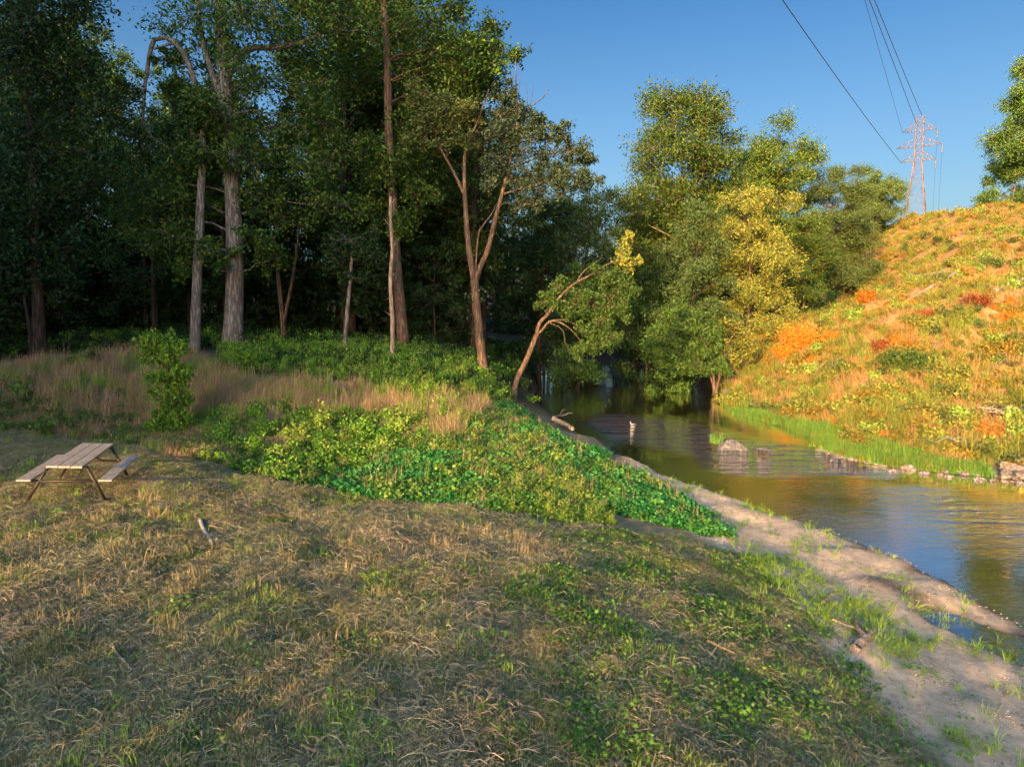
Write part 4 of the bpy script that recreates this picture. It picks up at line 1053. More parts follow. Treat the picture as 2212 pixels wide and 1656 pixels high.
# trailing vine carpet
def vine(g, rng, n, r, s, h):
    a = rng.uniform(0, 6.28, n); q = r * np.sqrt(rng.rand(n)); z = h * (1 - (q / r) ** 2) * rng.uniform(.25, 1, n) + .02
    leaves_geo(g, np.stack([np.cos(a) * q, np.sin(a) * q, z], 1), s, .95, rng, 1.1, shape='hex')
K = [proto(vine, M_IVY, "a", 150, .42, .075, .22), proto(vine, M_IVY, "b", 170, .5, .065, .16), proto(vine, M_IVY, "c", 130, .36, .085, .32), proto(vine, M_BROADLEAF, "d", 100, .36, .07, .2)]
x, y = rand_poly(Z_IVY, 4200, rng, 16, .8)
tag(scatter("vine_carpet", K, on_ground(x, y), slope_rot(x, y, rng, 1, .15), rng.uniform(.6, 1.2, len(x)), np.minimum(3, (rng.rand(len(x)) ** 1.2 * 3.9).astype(int))), "dense carpet of emerald vine leaves on the slope by the creek", "vine", kind="stuff")
# tall dry grass on the mound
K = [tuft(M_DRY, "a", 40, .48, .22, .4, .011), tuft(M_DRY, "b", 46, .34, .26, .6, .011), tuft(M_DRY, "c", 26, .68, .16, .3, .010), tuft(M_GRASS2, "d", 30, .45, .2, .45, .013)]
x, y = rand_poly(Z_DRY, 3300, rng, 26, .6, lambda x, y: .25 + .75 * sstep(-.7, .2, noise(x, y, 2.4, 1)))
ix_ = np.where(rng.rand(len(x)) < .16 + .5 * sstep(0, .8, noise(x, y, 3, 4)), 3, rng.randint(0, 3, len(x)))
tag(scatter("tall_dry_grass", K, on_ground(x, y), flat_rot(len(x), rng, .08), rng.uniform(.55, 1.2, len(x)), ix_), "tall pinkish dry grass waving over the mound", "grass", kind="stuff")
# green weeds on the mound and under the wood edge
K = [bushp(M_SHRUB, "a", R_=.28, H=.7, n=150, lsize=.10, nst=7), bushp(M_MIDLEAF, "b", R_=.32, H=.6, n=170, lsize=.11, nst=7), bushp(M_YELLOWWEED, "c", R_=.16, H=.85, n=130, lsize=.08, nst=5), tuft(M_GRASS2, "d", 40, .5, .22, .4, .013), bushp(M_DARKLEAF, "e", R_=.4, H=.7, n=170, lsize=.12, nst=7)]
x, y = rand_poly(Z_WEED, 2300, rng, 30, .5)
ix_ = rng.choice(5, len(x), p=[.34, .3, .05, .21, .10])
Z_PALE = GP((815, 868), (830, 815), (905, 800), (940, 850), (990, 870), (1010, 920), (930, 935)); x2, y2 = rand_poly(Z_PALE, 170, rng, 30, .5); x = np.r_[x, x2]; y = np.r_[y, y2]; ix_ = np.r_[ix_, rng.choice([2, 2, 0, 3], len(x2))]
tag(scatter("mound_weeds", K, on_ground(x, y), flat_rot(len(x), rng, .1), rng.uniform(.5, 1.15, len(x)), ix_), "lush green weeds between the mound and the trunks", "weeds", kind="stuff")
Z_FLOOR = [(-34, 33), (-8, 39), (-2, 39), (1.2, 42), (.6, 50), (1.5, 62), (2, 80), (-40, 80), (-60, 40)]
x, y = rand_poly(Z_FLOOR, 2600, rng, 38, .9)
tag(scatter("woodland_floor_plants", K, on_ground(x, y), flat_rot(len(x), rng, .1), rng.uniform(.6, 1.6, len(x)), rng.choice([0, 1, 4, 4], len(x))), "dim low plants covering the woodland floor", "undergrowth", kind="stuff")
# bank below the mound and gully
K = [bushp(M_SHRUB, "a", R_=.4, H=.5, n=190, lsize=.10, nst=8), bushp(M_MIDLEAF, "b", R_=.42, H=.45, n=190, lsize=.10, nst=8), tuft(M_DRY, "c", 40, .4, .22, .6, .012), tuft(M_GRASS2, "d", 40, .36, .22, .6, .012), proto(vine, M_BROADLEAF, "e", 80, .4, .10, .25), bushp(M_YELLOWWEED, "f", R_=.25, H=.6, n=130, lsize=.08, nst=7)]
x, y = rand_poly(Z_BANK, 900, rng, 24, .5, lambda x, y: .35 + .65 * sstep(-.6, .3, noise(x, y, 2.2, 1)))
ix_ = rng.choice(6, len(x), p=[.32, .2, .16, .12, .15, .05])
q2 = GP((880, 975), (960, 950), (1010, 950), (1060, 890), (1180, 960), (1260, 1060), (1340, 1140), (1200, 1130), (1070, 1100), (1000, 1000)); x2, y2 = rand_poly(q2, 900, rng, 20, .5); x = np.r_[x, x2]; y = np.r_[y, y2]; ix_ = np.r_[ix_, rng.choice([1, 3, 3, 2, 4, 5], len(x2))]
q3 = [(-23, 23.5), (-17.5, 22.9), (-13.5, 23.2), (-11.5, 21.0), (-9.5, 20.0), (-8.9, 21.5), (-11, 24.8), (-14, 26.8), (-18.6, 26.5), (-24, 26)]; x2, y2 = rand_poly(q3, 1300, rng, 24, .5); x = np.r_[x, x2]; y = np.r_[y, y2]; ix_ = np.r_[ix_, rng.choice([2, 2, 2, 3, 1], len(x2))]
tag(scatter("bank_plants", K, on_ground(x, y), slope_rot(x, y, rng, .5, .12), rng.uniform(.45, 1.1, len(x)), ix_), "mixed scrub and grass on the bank between the mound and the mown slope", "scrub", kind="stuff")
# far bank: reeds, hillside scrub, hillside grass
K = [tuft(M_REED, "a", 40, .26, .2, .45, .012), tuft(M_REED, "b", 46, .2, .24, .6, .012), tuft(M_REED, "c", 24, .4, .16, .4, .012), tuft(M_HILLGREEN, "d", 40, .28, .24, .55, .013)]
x, y = rand_poly(Z_REED, 4200, rng, 35, .3, lambda x, y: .5 + .5 * sstep(-.7, .1, noise(x, y, 1.7, 2)))
tag(scatter("reeds", K, np.stack([x, y, np.maximum(height(x, y), -.05)], 1), flat_rot(len(x), rng, .06), rng.uniform(.5, 1.15, len(x)), rng.randint(0, 4, len(x))), "bright green reeds along the far waterline", "reeds", kind="stuff")
K = [tuft(M_HILLDRY, "a", 40, .5, .26, .5, .016), tuft(M_HILLDRY, "b", 46, .36, .3, .7, .016), tuft(M_HILLGREEN, "c", 44, .5, .26, .45, .017), tuft(M_HILLGREEN, "d", 36, .7, .2, .4, .016)]
x, y = rand_poly(Z_HILL, 11000, rng, 36, 1.1)
gsel = .88 * sstep(-.6, .9, noise(x, y, 7, 3) + .3 * noise(x, y, 2.6, 1))
ix_ = np.where(rng.rand(len(x)) < gsel, rng.randint(2, 4, len(x)), rng.randint(0, 2, len(x)))
tag(scatter("hillside_grass", K, on_ground(x, y), slope_rot(x, y, rng, .5, .12), rng.uniform(.5, 1.25, len(x)), ix_), "sunlit dry and green grass over the hillside", "grass", kind="stuff")
HB = [(M_HILLGREEN, .55, .6), (M_OLIVE, .6, .6), (M_WILLOW, .55, .6), (M_GOLD, .6, .55), (M_ORANGE, .42, .5), (M_RED, .4, .45), (M_MIDLEAF, .65, .75), (M_YELLOWWEED, .5, .7), (M_GOLD, .75, .5)]
K = [bushp(m, "h%d" % i, R_=r, H=h, n=340, lsize=.11, nst=9) for i, (m, r, h) in enumerate(HB)]
x, y = rand_poly(Z_HILL, 3600, rng, 38, 1.0, lambda x, y: .25 + .75 * sstep(-.5, .5, noise(x, y, 4.5, 2)))
nz = noise(x, y, 9, 1) + .45 * rng.normal(size=len(x)); low = sstep(30, 10, height(x, y) * 3 + (x - 14) * .2)
ix_ = np.where(nz > .6, rng.choice([3, 4, 3, 3, 8, 2, 8], len(x)), np.where(nz > -.1, rng.choice([2, 8, 3, 7, 0, 1], len(x)), rng.choice([0, 1, 1, 2, 8, 7, 0], len(x))))
tag(scatter("hillside_scrub", K, on_ground(x, y), slope_rot(x, y, rng, .4, .12), rng.uniform(.4, 1.0, len(x)) + 1.0 * rng.rand(len(x)) ** 5, ix_), "patchwork of green, yellow and orange scrub covering the hillside", "scrub", kind="stuff")
# unseen low thicket added behind the camera, notched to shape the meadow's shade
K = [bushp(M_SHRUB, "t%d" % i, R_=1.5, H=2.6, n=1100, lsize=.24, nst=14, stem_r=.03) for i in range(3)]
def ap(a, p): return (p * .907 + a * .42, -p * .42 + a * .907)
pt2, sz2 = [], []
for _ in range(105):
    p_ = rng.uniform(-22, 10); a_ = rng.uniform(-13.5, -9.5)
    x_, y_ = ap(a_, p_)
    top = 5.75 + .25 * math.sin(p_ * 1.3)
    top -= 1.0 * math.exp(-((p_ + 11.7) / 1.7) ** 2) + .6 * math.exp(-((p_ + 5.7) / .8) ** 2) + .3 * math.exp(-((p_ + 17) / 1.2) ** 2)
    g_ = H1(x_, y_)
    pt2.append((x_, y_, g_)); sz2.append(max(.4, (top - g_) / 2.75 * rng.uniform(.74, 1.03)))
tag(scatter("thicket", K, np.array(pt2), flat_rot(len(pt2), rng, .05), np.array(sz2), rng.randint(0, 3, len(pt2))), "low leafy thicket added unseen to shade the mown slope", "thicket", kind="stuff")
pt3, sz3, ix3 = [], [], []
for _ in range(100):
    p_ = rng.uniform(-52, -20.5); a_ = rng.uniform(-46, -10)
    x_, y_ = ap(a_, p_)
    if x_ > -.82 * y_ - 7 and y_ > 0: continue
    pt3.append((x_, y_, H1(x_, y_) - .2)); k_ = rng.randint(0, 7); ix3.append(k_); sz3.append(rng.uniform(.9, 1.15) * (1 if k_ < 4 else 1.3))
tag(scatter("woods_beyond_the_meadow", src, np.array(pt3), np.array([(0, 0, rng.uniform(0, 6.28)) for _ in pt3]), np.array(sz3), np.array(ix3)), "woods standing to the left of the mown meadow", "woods", kind="stuff")

# litter: fallen leaves and twigs on the meadow, dead stems in the vines, dead branches on the hillside
M_DEAD = leaf_mat("dead_leaf", [(.12, .06, .03), (.22, .12, .06), (.30, .19, .10), (.16, .11, .07)], .1)
K = [proto(rosette, M_DEAD, "a", 5, .22, .055, .03), proto(rosette, M_DEAD, "b", 9, .3, .045, .03), proto(straws, M_DEAD, "c", 7, .32, .22, .008, zmax=.05)]
x, y = rand_poly(Z_MOWN, 1500, rng, 8, 1.0)
tag(scatter("leaf_litter", K, on_ground(x, y, .02), slope_rot(x, y, rng, 1, .08), rng.uniform(.6, 1.3, len(x)), rng.randint(0, 3, len(x))), "brown fallen leaves and twigs scattered over the near slope", "leaf litter", kind="stuff")
K = [tuft(M_DRY, "a", 9, .5, .12, .6, .008), tuft(M_DEAD, "b", 7, .4, .15, .8, .008), tuft(M_GRASS2, "c", 16, .38, .15, .6, .009)]
x, y = rand_poly(Z_IVY, 420, rng, 18, .6)
tag(scatter("vine_stalks", K, on_ground(x, y), flat_rot(len(x), rng, .12), rng.uniform(.5, 1.15, len(x)), rng.randint(0, 3, len(x))), "dry stalks and grass poking through the vine carpet", "stalks", kind="stuff")
def sticks(g, rng, n, L, r):
    for _ in range(n):
        a = rng.uniform(0, 6.28); l = L * rng.uniform(.5, 1.3); c = rng.normal(size=3) * (.5, .5, 0) + (0, 0, .3)
        d = np.array((math.cos(a), math.sin(a), rng.normal() * .2)) * l * .5
        g.tube(curve(c - d, c + d, rng, 5, .06, .1), np.linspace(r, r * .3, 5), 4, cap=False)
K = [proto(sticks, M_DRIFT, "a", 3, 2.4, .03), proto(sticks, M_DRIFT, "b", 5, 1.5, .022), proto(sticks, M_BROWNBARK, "c", 4, 1.8, .025)]
x, y = rand_poly(Z_HILL, 80, rng, 45, .4)
tag(scatter("dead_branches", K, on_ground(x, y), slope_rot(x, y, rng, 1, .1), rng.uniform(.5, 1.4, len(x)), rng.randint(0, 3, len(x))), "dead grey branches strewn among the hillside scrub", "branches", kind="stuff")
# ------------------------------------------------------------------ single shrubs
rng = np.random.RandomState(8)
_bcache = {}
def shrub(px, py, R_, Hh, mat, label, group=None, n=900, ls=.11, name="shrub", cat="shrub", Y=None, asp=.55, droop=0., seed=None):
    b = G(px, py) if Y is None else gbase(px, py, Y)
    key = (R_, Hh, mat.name, n)
    if key not in _bcache:
        w, l = bush_geo(rng, R_, Hh, n, ls, asp, 16, 9, .5, droop, .014)
        _bcache[key] = (w.mesh(name + "_stems", M_STEM, True), l.mesh(name + "_foliage", mat))
    w, l = _bcache[key]
    t = thing(name, label, cat, (b[0], b[1], b[2] - .05), rng.uniform(0, 6.28), group)
    link("stems", w, t); link("foliage", l, t)
    return t
# tall shrub with two storeys of leaves
b = G(368, 948); b[2] -= .1
wd, lf = Geo(), Geo()
sp = [stem(wd, [(368, 948), (372, 900), (362, 850), (352, 790)], b[1], b, .045, .02, 9, 6, .1, rng), stem(wd, [(372, 948), (388, 910), (392, 870), (384, 830)], b[1], b, .035, .015, 8, 5, .1, rng), stem(wd, [(364, 948), (346, 915), (338, 880)], b[1], b, .03, .015, 6, 5, .1, rng)]
clumps(wd, lf, [(350, 745, .42), (330, 735, .3), (372, 760, .36), (392, 752, .25), (345, 775, .36), (365, 800, .36), (382, 815, .34), (350, 820, .34), (400, 800, .28), (395, 850, .3), (352, 860, .38), (375, 870, .38), (388, 895, .34), (355, 900, .36), (372, 925, .36), (340, 925, .26), (405, 915, .24)], b[1], b, sp, rng, .12, 18, 20, grow=1.25, thin=.34)
tree_obj("tall_shrub", "tall column of leafy shrub climbing the bank in front of the slim broken tree", "shrub", b, 0, wd.mesh("tall_stems", M_STEM, True), lf.mesh("tall_foliage", M_SHRUB), crown="foliage")
shrub(530, 802, 1.15, 1.7, M_SHRUB, "rounded green shrub at the foot of the thickest grey trunk", n=1700, ls=.13)
shrub(203, 795, .38, 1.15, M_GREYGREEN, "single dark upright weed above the dry grass at the edge of the woods", n=300, ls=.16, name="tall_weed", cat="weed")
shrub(155, 792, .25, .6, M_SHRUB, "small weed left of the dark upright weed at the edge of the woods", n=180, ls=.12, name="tall_weed", cat="weed")
shrub(48, 868, .5, .8, M_SHRUB, "light green leafy clump in dry grass at the far left", n=400, ls=.12)
shrub(98, 940, .45, .7, M_MIDLEAF, "low green plant on the bank above the picnic table", n=360, ls=.11)
shrub(262, 860, .3, .5, M_MIDLEAF, "tiny green plant in the dry grass left of the tall column of shrub", n=200, ls=.11)
for px, py, r, h in ((478, 962, .55, .8), (545, 985, .7, .8), (600, 1003, .6, .7), (640, 952, .6, .9), (700, 940, .42, 1.25), (790, 950, .8, .9), (735, 1000, .65, .7), (860, 940, .5, .9), (820, 985, .7, .75), (690, 1015, .6, .6), (905, 925, .55, .8), (575, 940, .55, .75), (500, 925, .5, .7)):
    shrub(px, py, r, h, M_SHRUB if (px % 4) else M_YELLOWWEED, "bright green leafy bush in the row along the bank below the dry grass", "bushes along the bank below the dry grass", n=int(900 * r * h * 1.6), ls=.10)
for px, py, r, h in ((860, 1075, .8, .45), (930, 1065, .8, .5), (1010, 1075, .7, .5), (800, 1055, .7, .4), (965, 1030, .7, .5)):
    shrub(px, py, r, h, M_BROADLEAF, "low mound of broad bright leaves in the hollow behind the mown slope", "leafy mounds in the hollow", n=int(1100 * r), ls=.115, asp=.9)
shrub(1000, 868, .3, .75, M_YELLOWWEED, "pale upright clump of grass like leaves near the forked creekside tree", n=340, ls=.2, asp=.15)
shrub(1150, 868, .5, .5, M_SHRUB, "small green bush at the foot of the leaning tree over the water", n=420, ls=.12)
shrub(1120, 800, .5, .9, M_YELLOWWEED, "upright yellowish sapling left of the leaning tree's trunk", n=420, ls=.14)
# hillside shrubs
for px, py, r, h, m, lab in ((1740, 755, 2.3, 2.3, M_ORANGE, "largest glowing orange bush on the far bank"), (1690, 778, 1.4, 1.4, M_ORANGE, "smaller orange bush left of the largest orange bush"), (1655, 792, 1.1, 1.1, M_GOLD, "golden bush lowest left of the orange bushes on the far bank"),
    (1795, 748, 1.3, 1.3, M_ORANGE, "brownish orange bush right of the largest orange bush"), (1955, 800, 1.7, 1.5, M_MIDLEAF, "rounded grey green bush in the middle of the sunlit hillside"), (1905, 762, .8, .9, M_RED, "small red bush beside the rounded grey green bush on the hillside"),
    (1845, 812, .9, .9, M_HILLGREEN, "bright yellow green clump left of the rounded grey green bush"), (1780, 838, .9, .7, M_MIDLEAF, "low green bush on the lower hillside under the orange bushes"), (1600, 862, .9, .8, M_GOLD, "yellow bush at the water end of the far bank"), (2170, 770, 1.3, 1.2, M_GOLD, "yellow leaved bush at the right edge of the hillside"),
    (2060, 690, 1.4, 1.0, M_OLIVE, "broad olive bush on the upper hillside"), (2150, 580, 1.6, 1.1, M_OLIVE, "dark olive thicket high on the hillside near the right edge"), (1970, 600, 1.6, .9, M_HILLGREEN, "green patch of brush below the crest of the hillside"), (1930, 870, .9, .7, M_HILLGREEN, "pale green clump on the low slope above the reeds"),
    (2050, 860, 1.0, .7, M_MIDLEAF, "spreading green bush on the low slope right of the pale green clump"), (1990, 690, 1.0, .8, M_RED, "brown bush halfway up the hillside beside the bare track"), (2110, 660, 1.2, 1.0, M_RED, "dull red brown thicket on the upper right hillside"), (2190, 700, 1.2, 1.0, M_ORANGE, "orange brown bush high at the right edge of the hillside"),
    (1890, 690, 1.2, .9, M_GOLD, "golden bush where the hillside meets the dark evergreens"), (1870, 655, 1.0, 1.2, M_ORANGE, "small orange tree like bush at the top of the far bank")):
    shrub(px, py, r, h, m, lab, "shrubs on the sunlit hillside", n=int(1100 * r * h) + 150, ls=.15)

# ------------------------------------------------------------------ wood lying about
def log_obj(name, label, cat, pts, r0, r1, mat, lift=.5, extra=(), group=None, k=14):
    w = [G(*p) for p in pts]
    base = w[0].copy()
    q = np.array(w) - base
    q[:, 2] += r0 * lift
    g = Geo()
    sp_ = spline(q, k)
    sp_[1:-1] += rng.normal(size=(k - 2, 3)) * r0 * .18
    g.tube(sp_, np.linspace(r0, r1, k), 9, rough=.12, rng=rng)
    for (f, dx, dy, dz, r) in extra:
        s = sp_[int(f * (k - 1))]
        g.tube(curve(s, s + np.array((dx, dy, dz)), rng, 5, .05, .1), np.linspace(r, r * .4, 5), 6, rough=.1, rng=rng)
    o = link(name, g.mesh(name, mat, True), None, base)
    return tag(o, label, cat, group)
log_obj("bleached_branch", "short bleached white branch lying on the mown slope", "branch", [(457, 1182), (449, 1163), (438, 1148), (433, 1131)], .03, .045, M_BLEACH, 2.6, [(.5, .06, -.1, .02, .02), (.1, .12, .05, .02, .012)])
log_obj("thin_stick", "thin straight brown stick lying in the near grass", "stick", [(243, 1413), (263, 1436), (287, 1461)], .018, .011, M_DRIFT, 4.5)
log_obj("driftwood_log", "thick smooth piece of driftwood at the edge of the sand", "driftwood", [(1846, 1413), (1862, 1398), (1880, 1380)], .075, .06, M_DRIFT, 1.3)
log_obj("driftwood_branch", "curved pale branch resting against the thick piece of driftwood", "driftwood", [(1864, 1390), (1852, 1372), (1846, 1345)], .045, .03, M_DRIFT, 3.0)
log_obj("long_stick", "long thin stick lying across the sand behind the driftwood", "stick", [(1795, 1346), (1845, 1366), (1895, 1374)], .022, .014, M_DRIFT, 4.0)
log_obj("short_stick", "short grey stick at the grassy border of the sand", "stick", [(1779, 1312), (1785, 1303), (1793, 1293)], .036, .03, M_DRIFT, 3.0)
log_obj("stranded_log", "pale log stranded at the near waterline below the vine slope", "log", [(1192, 912), (1212, 922), (1236, 934)], .16, .10, M_DRIFT, 1.1)
log_obj("stranded_branch", "forked driftwood branch lying above the pale stranded log", "branch", [(1198, 911), (1208, 905), (1224, 898)], .09, .04, M_DRIFT, 2.2, [(.4, .9, .2, .15, .04), (.6, .5, .6, .35, .03)])
log_obj("hillside_log", "long bare fallen trunk slanting down the hillside", "log", [(1945, 668), (1980, 645), (2020, 622), (2075, 590)], .16, .12, M_DRIFT, 1.6)
log_obj("fallen_log", "shorter fallen trunk near the right edge of the hillside", "log", [(2150, 640), (2180, 628), (2215, 612)], .17, .14, M_DRIFT, 2.0)
for a in ([(1960, 605), (2000, 590), (2060, 575)], [(1955, 612), (2010, 600), (2070, 598)]):
    log_obj("fallen_pole", "thin fallen pole lying on the upper hillside", "log", a, .07, .04, M_DRIFT, 5, group="thin poles on the upper hillside")
b = G(2190, 905)
g = Geo()
for _ in range(30):
    a = rng.uniform(0, 3.14); L = rng.uniform(.8, 2.0); c = rng.normal(size=3) * (.8, .6, .0)
    d = np.array((math.cos(a), math.sin(a) * .6, rng.uniform(-.05, .25))) * L
    g.tube(curve(c - d * .5 + (0, 0, .35), c + d * .5 + (0, 0, .35), rng, 6, .1, .1), np.linspace(.04, .012, 6), 5, rough=.1, rng=rng)
tag(link("brush_pile", g.mesh("brush_pile", M_DRIFT, True), None, b), "tangled pile of bare branches at the foot of the hillside by the right edge", "brush pile")
b = P(1363, 882, 38.0); b[2] = -.05; g = Geo()
g.tube(np.array([(0.05, 0, 0), (.0, 0, .09), (-.02, 0, .16), (.0, 0, .21)]), (.035, .04, .035, .02), 7, rough=.1, rng=rng)
g.tube(np.array([(0.05, 0, .06), (.16, .05, .05), (.30, .08, .03)]), (.04, .035, .02), 6)
tag(link("water_snag", g.mesh("water_snag", M_BLEACH, True), None, b), "small white stub of wood sticking out of the dark water", "snag")

# ------------------------------------------------------------------ rocks
M_ROCK = bark_mat("creek_rock", (.12, .105, .095), (.36, .32, .28), 2.2, 1.0, .9)
M_ROCKTAN = bark_mat("shore_rock", (.17, .13, .10), (.38, .31, .25), 2.0, 1.0, .9)
def rock(name, label, cat, c, size, mat, seed, group=None, rz=None, peak=0.0):
    import bmesh
    r = np.random.RandomState(seed)
    bm = bmesh.new(); bmesh.ops.create_icosphere(bm, subdivisions=4, radius=1)
    pl = [(unit(r.normal(size=3) * (1, 1, .8)), r.uniform(.55, .85)) for _ in range(14)]
    for v in bm.verts:
        p = np.array(v.co)
        for n_, d_ in pl:
            q = p @ n_
            if q > d_: p = p - n_ * (q - d_)
        nn = math.sin(p[0] * 5 + seed) * math.sin(p[1] * 6 + 1) * math.sin(p[2] * 7 + seed * 2)
        p = p * (1 + .07 * nn)
        if peak and p[2] > 0: p[2] *= 1 + peak * math.exp(-((p[0] - .15) / .4) ** 2)
        v.co = Vector(p * np.array(size))
    me = bpy.data.meshes.new(name); bm.to_mesh(me); bm.free(); me.materials.append(mat)
    o = link(name, me, None, c); o.rotation_euler = (0, 0, r.uniform(0, 6.28) if rz is None else rz)
    return tag(o, label, cat, group)
c = P(1580, 970, 31.0); c[2] = .0
rock("creek_boulder", "large pale grey boulder standing in the middle of the creek", "boulder", c, (1.0, .6, .36), M_ROCK, 4, rz=.1, peak=.12)
c2 = c + np.array((1.35, -.15, -.05)); rock("flat_stone", "low flat stone in the water just right of the large boulder", "stone", c2, (.5, .35, .14), M_ROCK, 9)
w_, l_ = Geo(), Geo(); blades(l_, rng, 120, .42, .35, .35, .014)
tag(link("boulder_grass", l_.mesh("boulder_grass", M_REED), None, c + np.array((-.55, .55, .15))), "tuft of green grass growing behind the large boulder", "grass tuft")
for i, (px, py, s) in enumerate(((1895, 940, .5), (1930, 938, .42), (1965, 945, .5), (1870, 948, .35), (2010, 948, .42), (2045, 952, .4), (2075, 950, .5), (1990, 985, .4), (2105, 968, .45))):
    c = G(px, py); c[2] += .05
    rock("bank_rock", "flat tan rock in the line above the reeds on the far bank", "rock", c, (s, s * .6, s * .38), M_ROCKTAN, 20 + i, "tan rocks above the reeds")
ri = 0
for t in np.linspace(0, 1, 34):
    px = 1790 + t * 425 + rng.normal() * 14; py = 991 + 41 * min(1, t * 1.35) + rng.normal() * 7 + (8 if t > .75 else 0)
    c = G(px, py); c[2] = max(c[2], -.02) + .03
    s = rng.uniform(.09, .30) * (1.35 if rng.rand() < .15 else 1)
    rock("shore_stone", "small pale stone along the far waterline below the reeds", "stone", c, (s, s * .75, s * .5), (M_ROCKTAN, M_ROCK)[ri % 2], 60 + ri, "pale stones along the far waterline"); ri += 1
for i, (px, py, s) in enumerate(((2150, 1000, .5), (2185, 1015, .55), (2205, 1000, .6), (2195, 985, .45), (2170, 1028, .4), (2130, 985, .45), (2205, 1032, .4))):
    c = G(px, py); c[2] += .05
    rock("heaped_stone", "rounded tan stone in the heap at the right edge of the far shore", "stone", c, (s, s * .8, s * .55), M_ROCKTAN, 120 + i, "heap of stones at the right edge")
for i, (px, py, s, h) in enumerate(((1600, 868, 1.3, .35), (1625, 878, 1.0, .3), (1575, 852, 1.0, .35), (1655, 885, 1.2, .25))):
    c = G(px, py); c[2] += .0
    rock("ledge_rock", "low rock ledge at the water's edge beyond the reeds", "rock", c, (s, s * .55, h), M_ROCK, 150 + i, "rock ledges beyond the reeds")

# ------------------------------------------------------------------ picnic table
M_PLANK = None
def plank_mat():
    m, nt, out = new_mat("weathered_plank")
    tc = nd(nt, "ShaderNodeTexCoord")
    mp = nd(nt, "ShaderNodeMapping"); mp.inputs["Scale"].default_value = (1, .06, 1); nt.links.new(tc.outputs["Object"], mp.inputs[0])
    a = tex_noise(nt, 60, 5, .6, mp.outputs[0]); b_ = tex_noise(nt, 2.2, 3, .6, tc.outputs["Object"])
    r = ramp(nt, [(.3, (.16, .13, .105)), (.7, (.48, .41, .345))], a.outputs[0])
    c_ = mixc(nt, ramp(nt, [(.42, (0, 0, 0)), (.66, (.75, .75, .75))], b_.outputs[0]).outputs[0], r.outputs[0], (.30, .21, .145))
    p = nd(nt, "ShaderNodeBsdfPrincipled"); p.inputs["Roughness"].default_value = .75
    nt.links.new(c_, p.inputs["Base Color"])
    bu = nd(nt, "ShaderNodeBump"); bu.inputs["Strength"].default_value = .4; bu.inputs["Distance"].default_value = .01
    nt.links.new(a.outputs[0], bu.inputs["Height"]); nt.links.new(bu.outputs[0], p.inputs["Normal"]); nt.links.new(p.outputs[0], out.inputs[0])
    return m
M_PLANK = plank_mat(); M_STEEL = plain_mat("rusty_black_steel", (.035, .024, .018), .55, .3, .5, 12)
N1, N2 = P(97.8, 1006.4, 14.55), P(178.5, 1006.4, 14.77)
nm_ = (N1 + N2) / 2; fm = P(212, 956.8, 17.1)
ly = unit(fm - nm_); Ltab = float(np.linalg.norm(fm - nm_))
lx = N2 - N1; lx = unit(lx - ly * (lx @ ly)); lz = np.cross(lx, ly)
tt = thing("picnic_table", "weathered wooden picnic table with two benches on black tube legs", "picnic table")
tt.matrix_world = Matrix(((lx[0], ly[0], lz[0], nm_[0]), (lx[1], ly[1], lz[1], nm_[1]), (lx[2], ly[2], lz[2], nm_[2]), (0, 0, 0, 1)))
Wt = float(np.linalg.norm(N2 - N1)); pw = (Wt - .02) / 3
def soft_box(nm, c, s, mat, parent, bev=.006):
    import bmesh
    bm = bmesh.new(); bmesh.ops.create_cube(bm, size=1)
    for v in bm.verts: v.co = Vector((v.co.x * s[0], v.co.y * s[1], v.co.z * s[2]))
    bmesh.ops.bevel(bm, geom=list(bm.edges), offset=bev, segments=2, affect='EDGES')
    me = bpy.data.meshes.new(nm); bm.to_mesh(me); bm.free(); me.materials.append(mat)
    o = link(nm, me, parent, c); return o
for i in range(3):
    soft_box("top_plank", ((i - 1) * (pw + .01), Ltab / 2 + (.012, 0, -.01)[i], -.022), (pw, Ltab, .044), M_PLANK, tt)
for s in (-1, 1):
    soft_box("bench", (s * .775, Ltab / 2 + .05, -.335), (.27, Ltab, .042), M_PLANK, tt)
GND = -.80
for yl in (.22, Ltab - .25):
    g = Geo()
    for s in (-1, 1):
        g.tube([(s * .36, yl, -.05), (s * .74, yl, GND)], .033, 8)
    g.tube([(-.88, yl, -.385), (.88, yl, -.385)], .03, 8)
    g.tube([(-.38, yl, -.062), (.38, yl, -.062)], .02, 8)
    link("leg_frame", g.mesh("leg_frame", M_STEEL, True), tt)
    g = Geo(); e = Ltab / 2 + (-.12 if yl < 1 else .12)
    for s in (-1, 1): g.tube([(s * .16, yl, -.37), (s * .16, e, -.06)], .016, 7)
    link("brace", g.mesh("brace", M_STEEL, True), tt)

# ------------------------------------------------------------------ power line tower and wires
M_GALV = plain_mat("galvanised_steel", (.125, .09, .08), .7, .0, .12, 3); M_WIRE = plain_mat("dark_wire", (.05, .055, .065), .5, .4); M_INS = plain_mat("dark_insulator", (.06, .045, .04), .4)
YT = 150.0
tb = P(1976, 480, YT); tb[2] = min(tb[2] - 2.0, H1(tb[0], tb[1]))
ZL = lambda py: float(P(1976, py, YT)[2] - tb[2])
ang = math.atan2(-.697, 1.0)
tw = thing("power_pylon", "steel lattice power pylon with three cross arms on the hilltop", "pylon", tuple(tb), ang)
z_top, z1, z2, z3, z_w = ZL(252), ZL(282), ZL(316), ZL(347), ZL(352)
def half(z): return .72 if z >= z_w else .72 + (2.4 - .72) * (z_w - z) / z_w
g = Geo()
def bar(g, a, b_, r=.09): g.tube([a, b_], r, 5)
cor = [(-1, -1), (1, -1), (1, 1), (-1, 1)]
for sx_, sy_ in cor:
    g.tube([(sx_ * half(0), sy_ * half(0), -1.0), (sx_ * .72, sy_ * .72, z_w), (sx_ * .68, sy_ * .68, z_top)], (.12, .09, .075), 6)
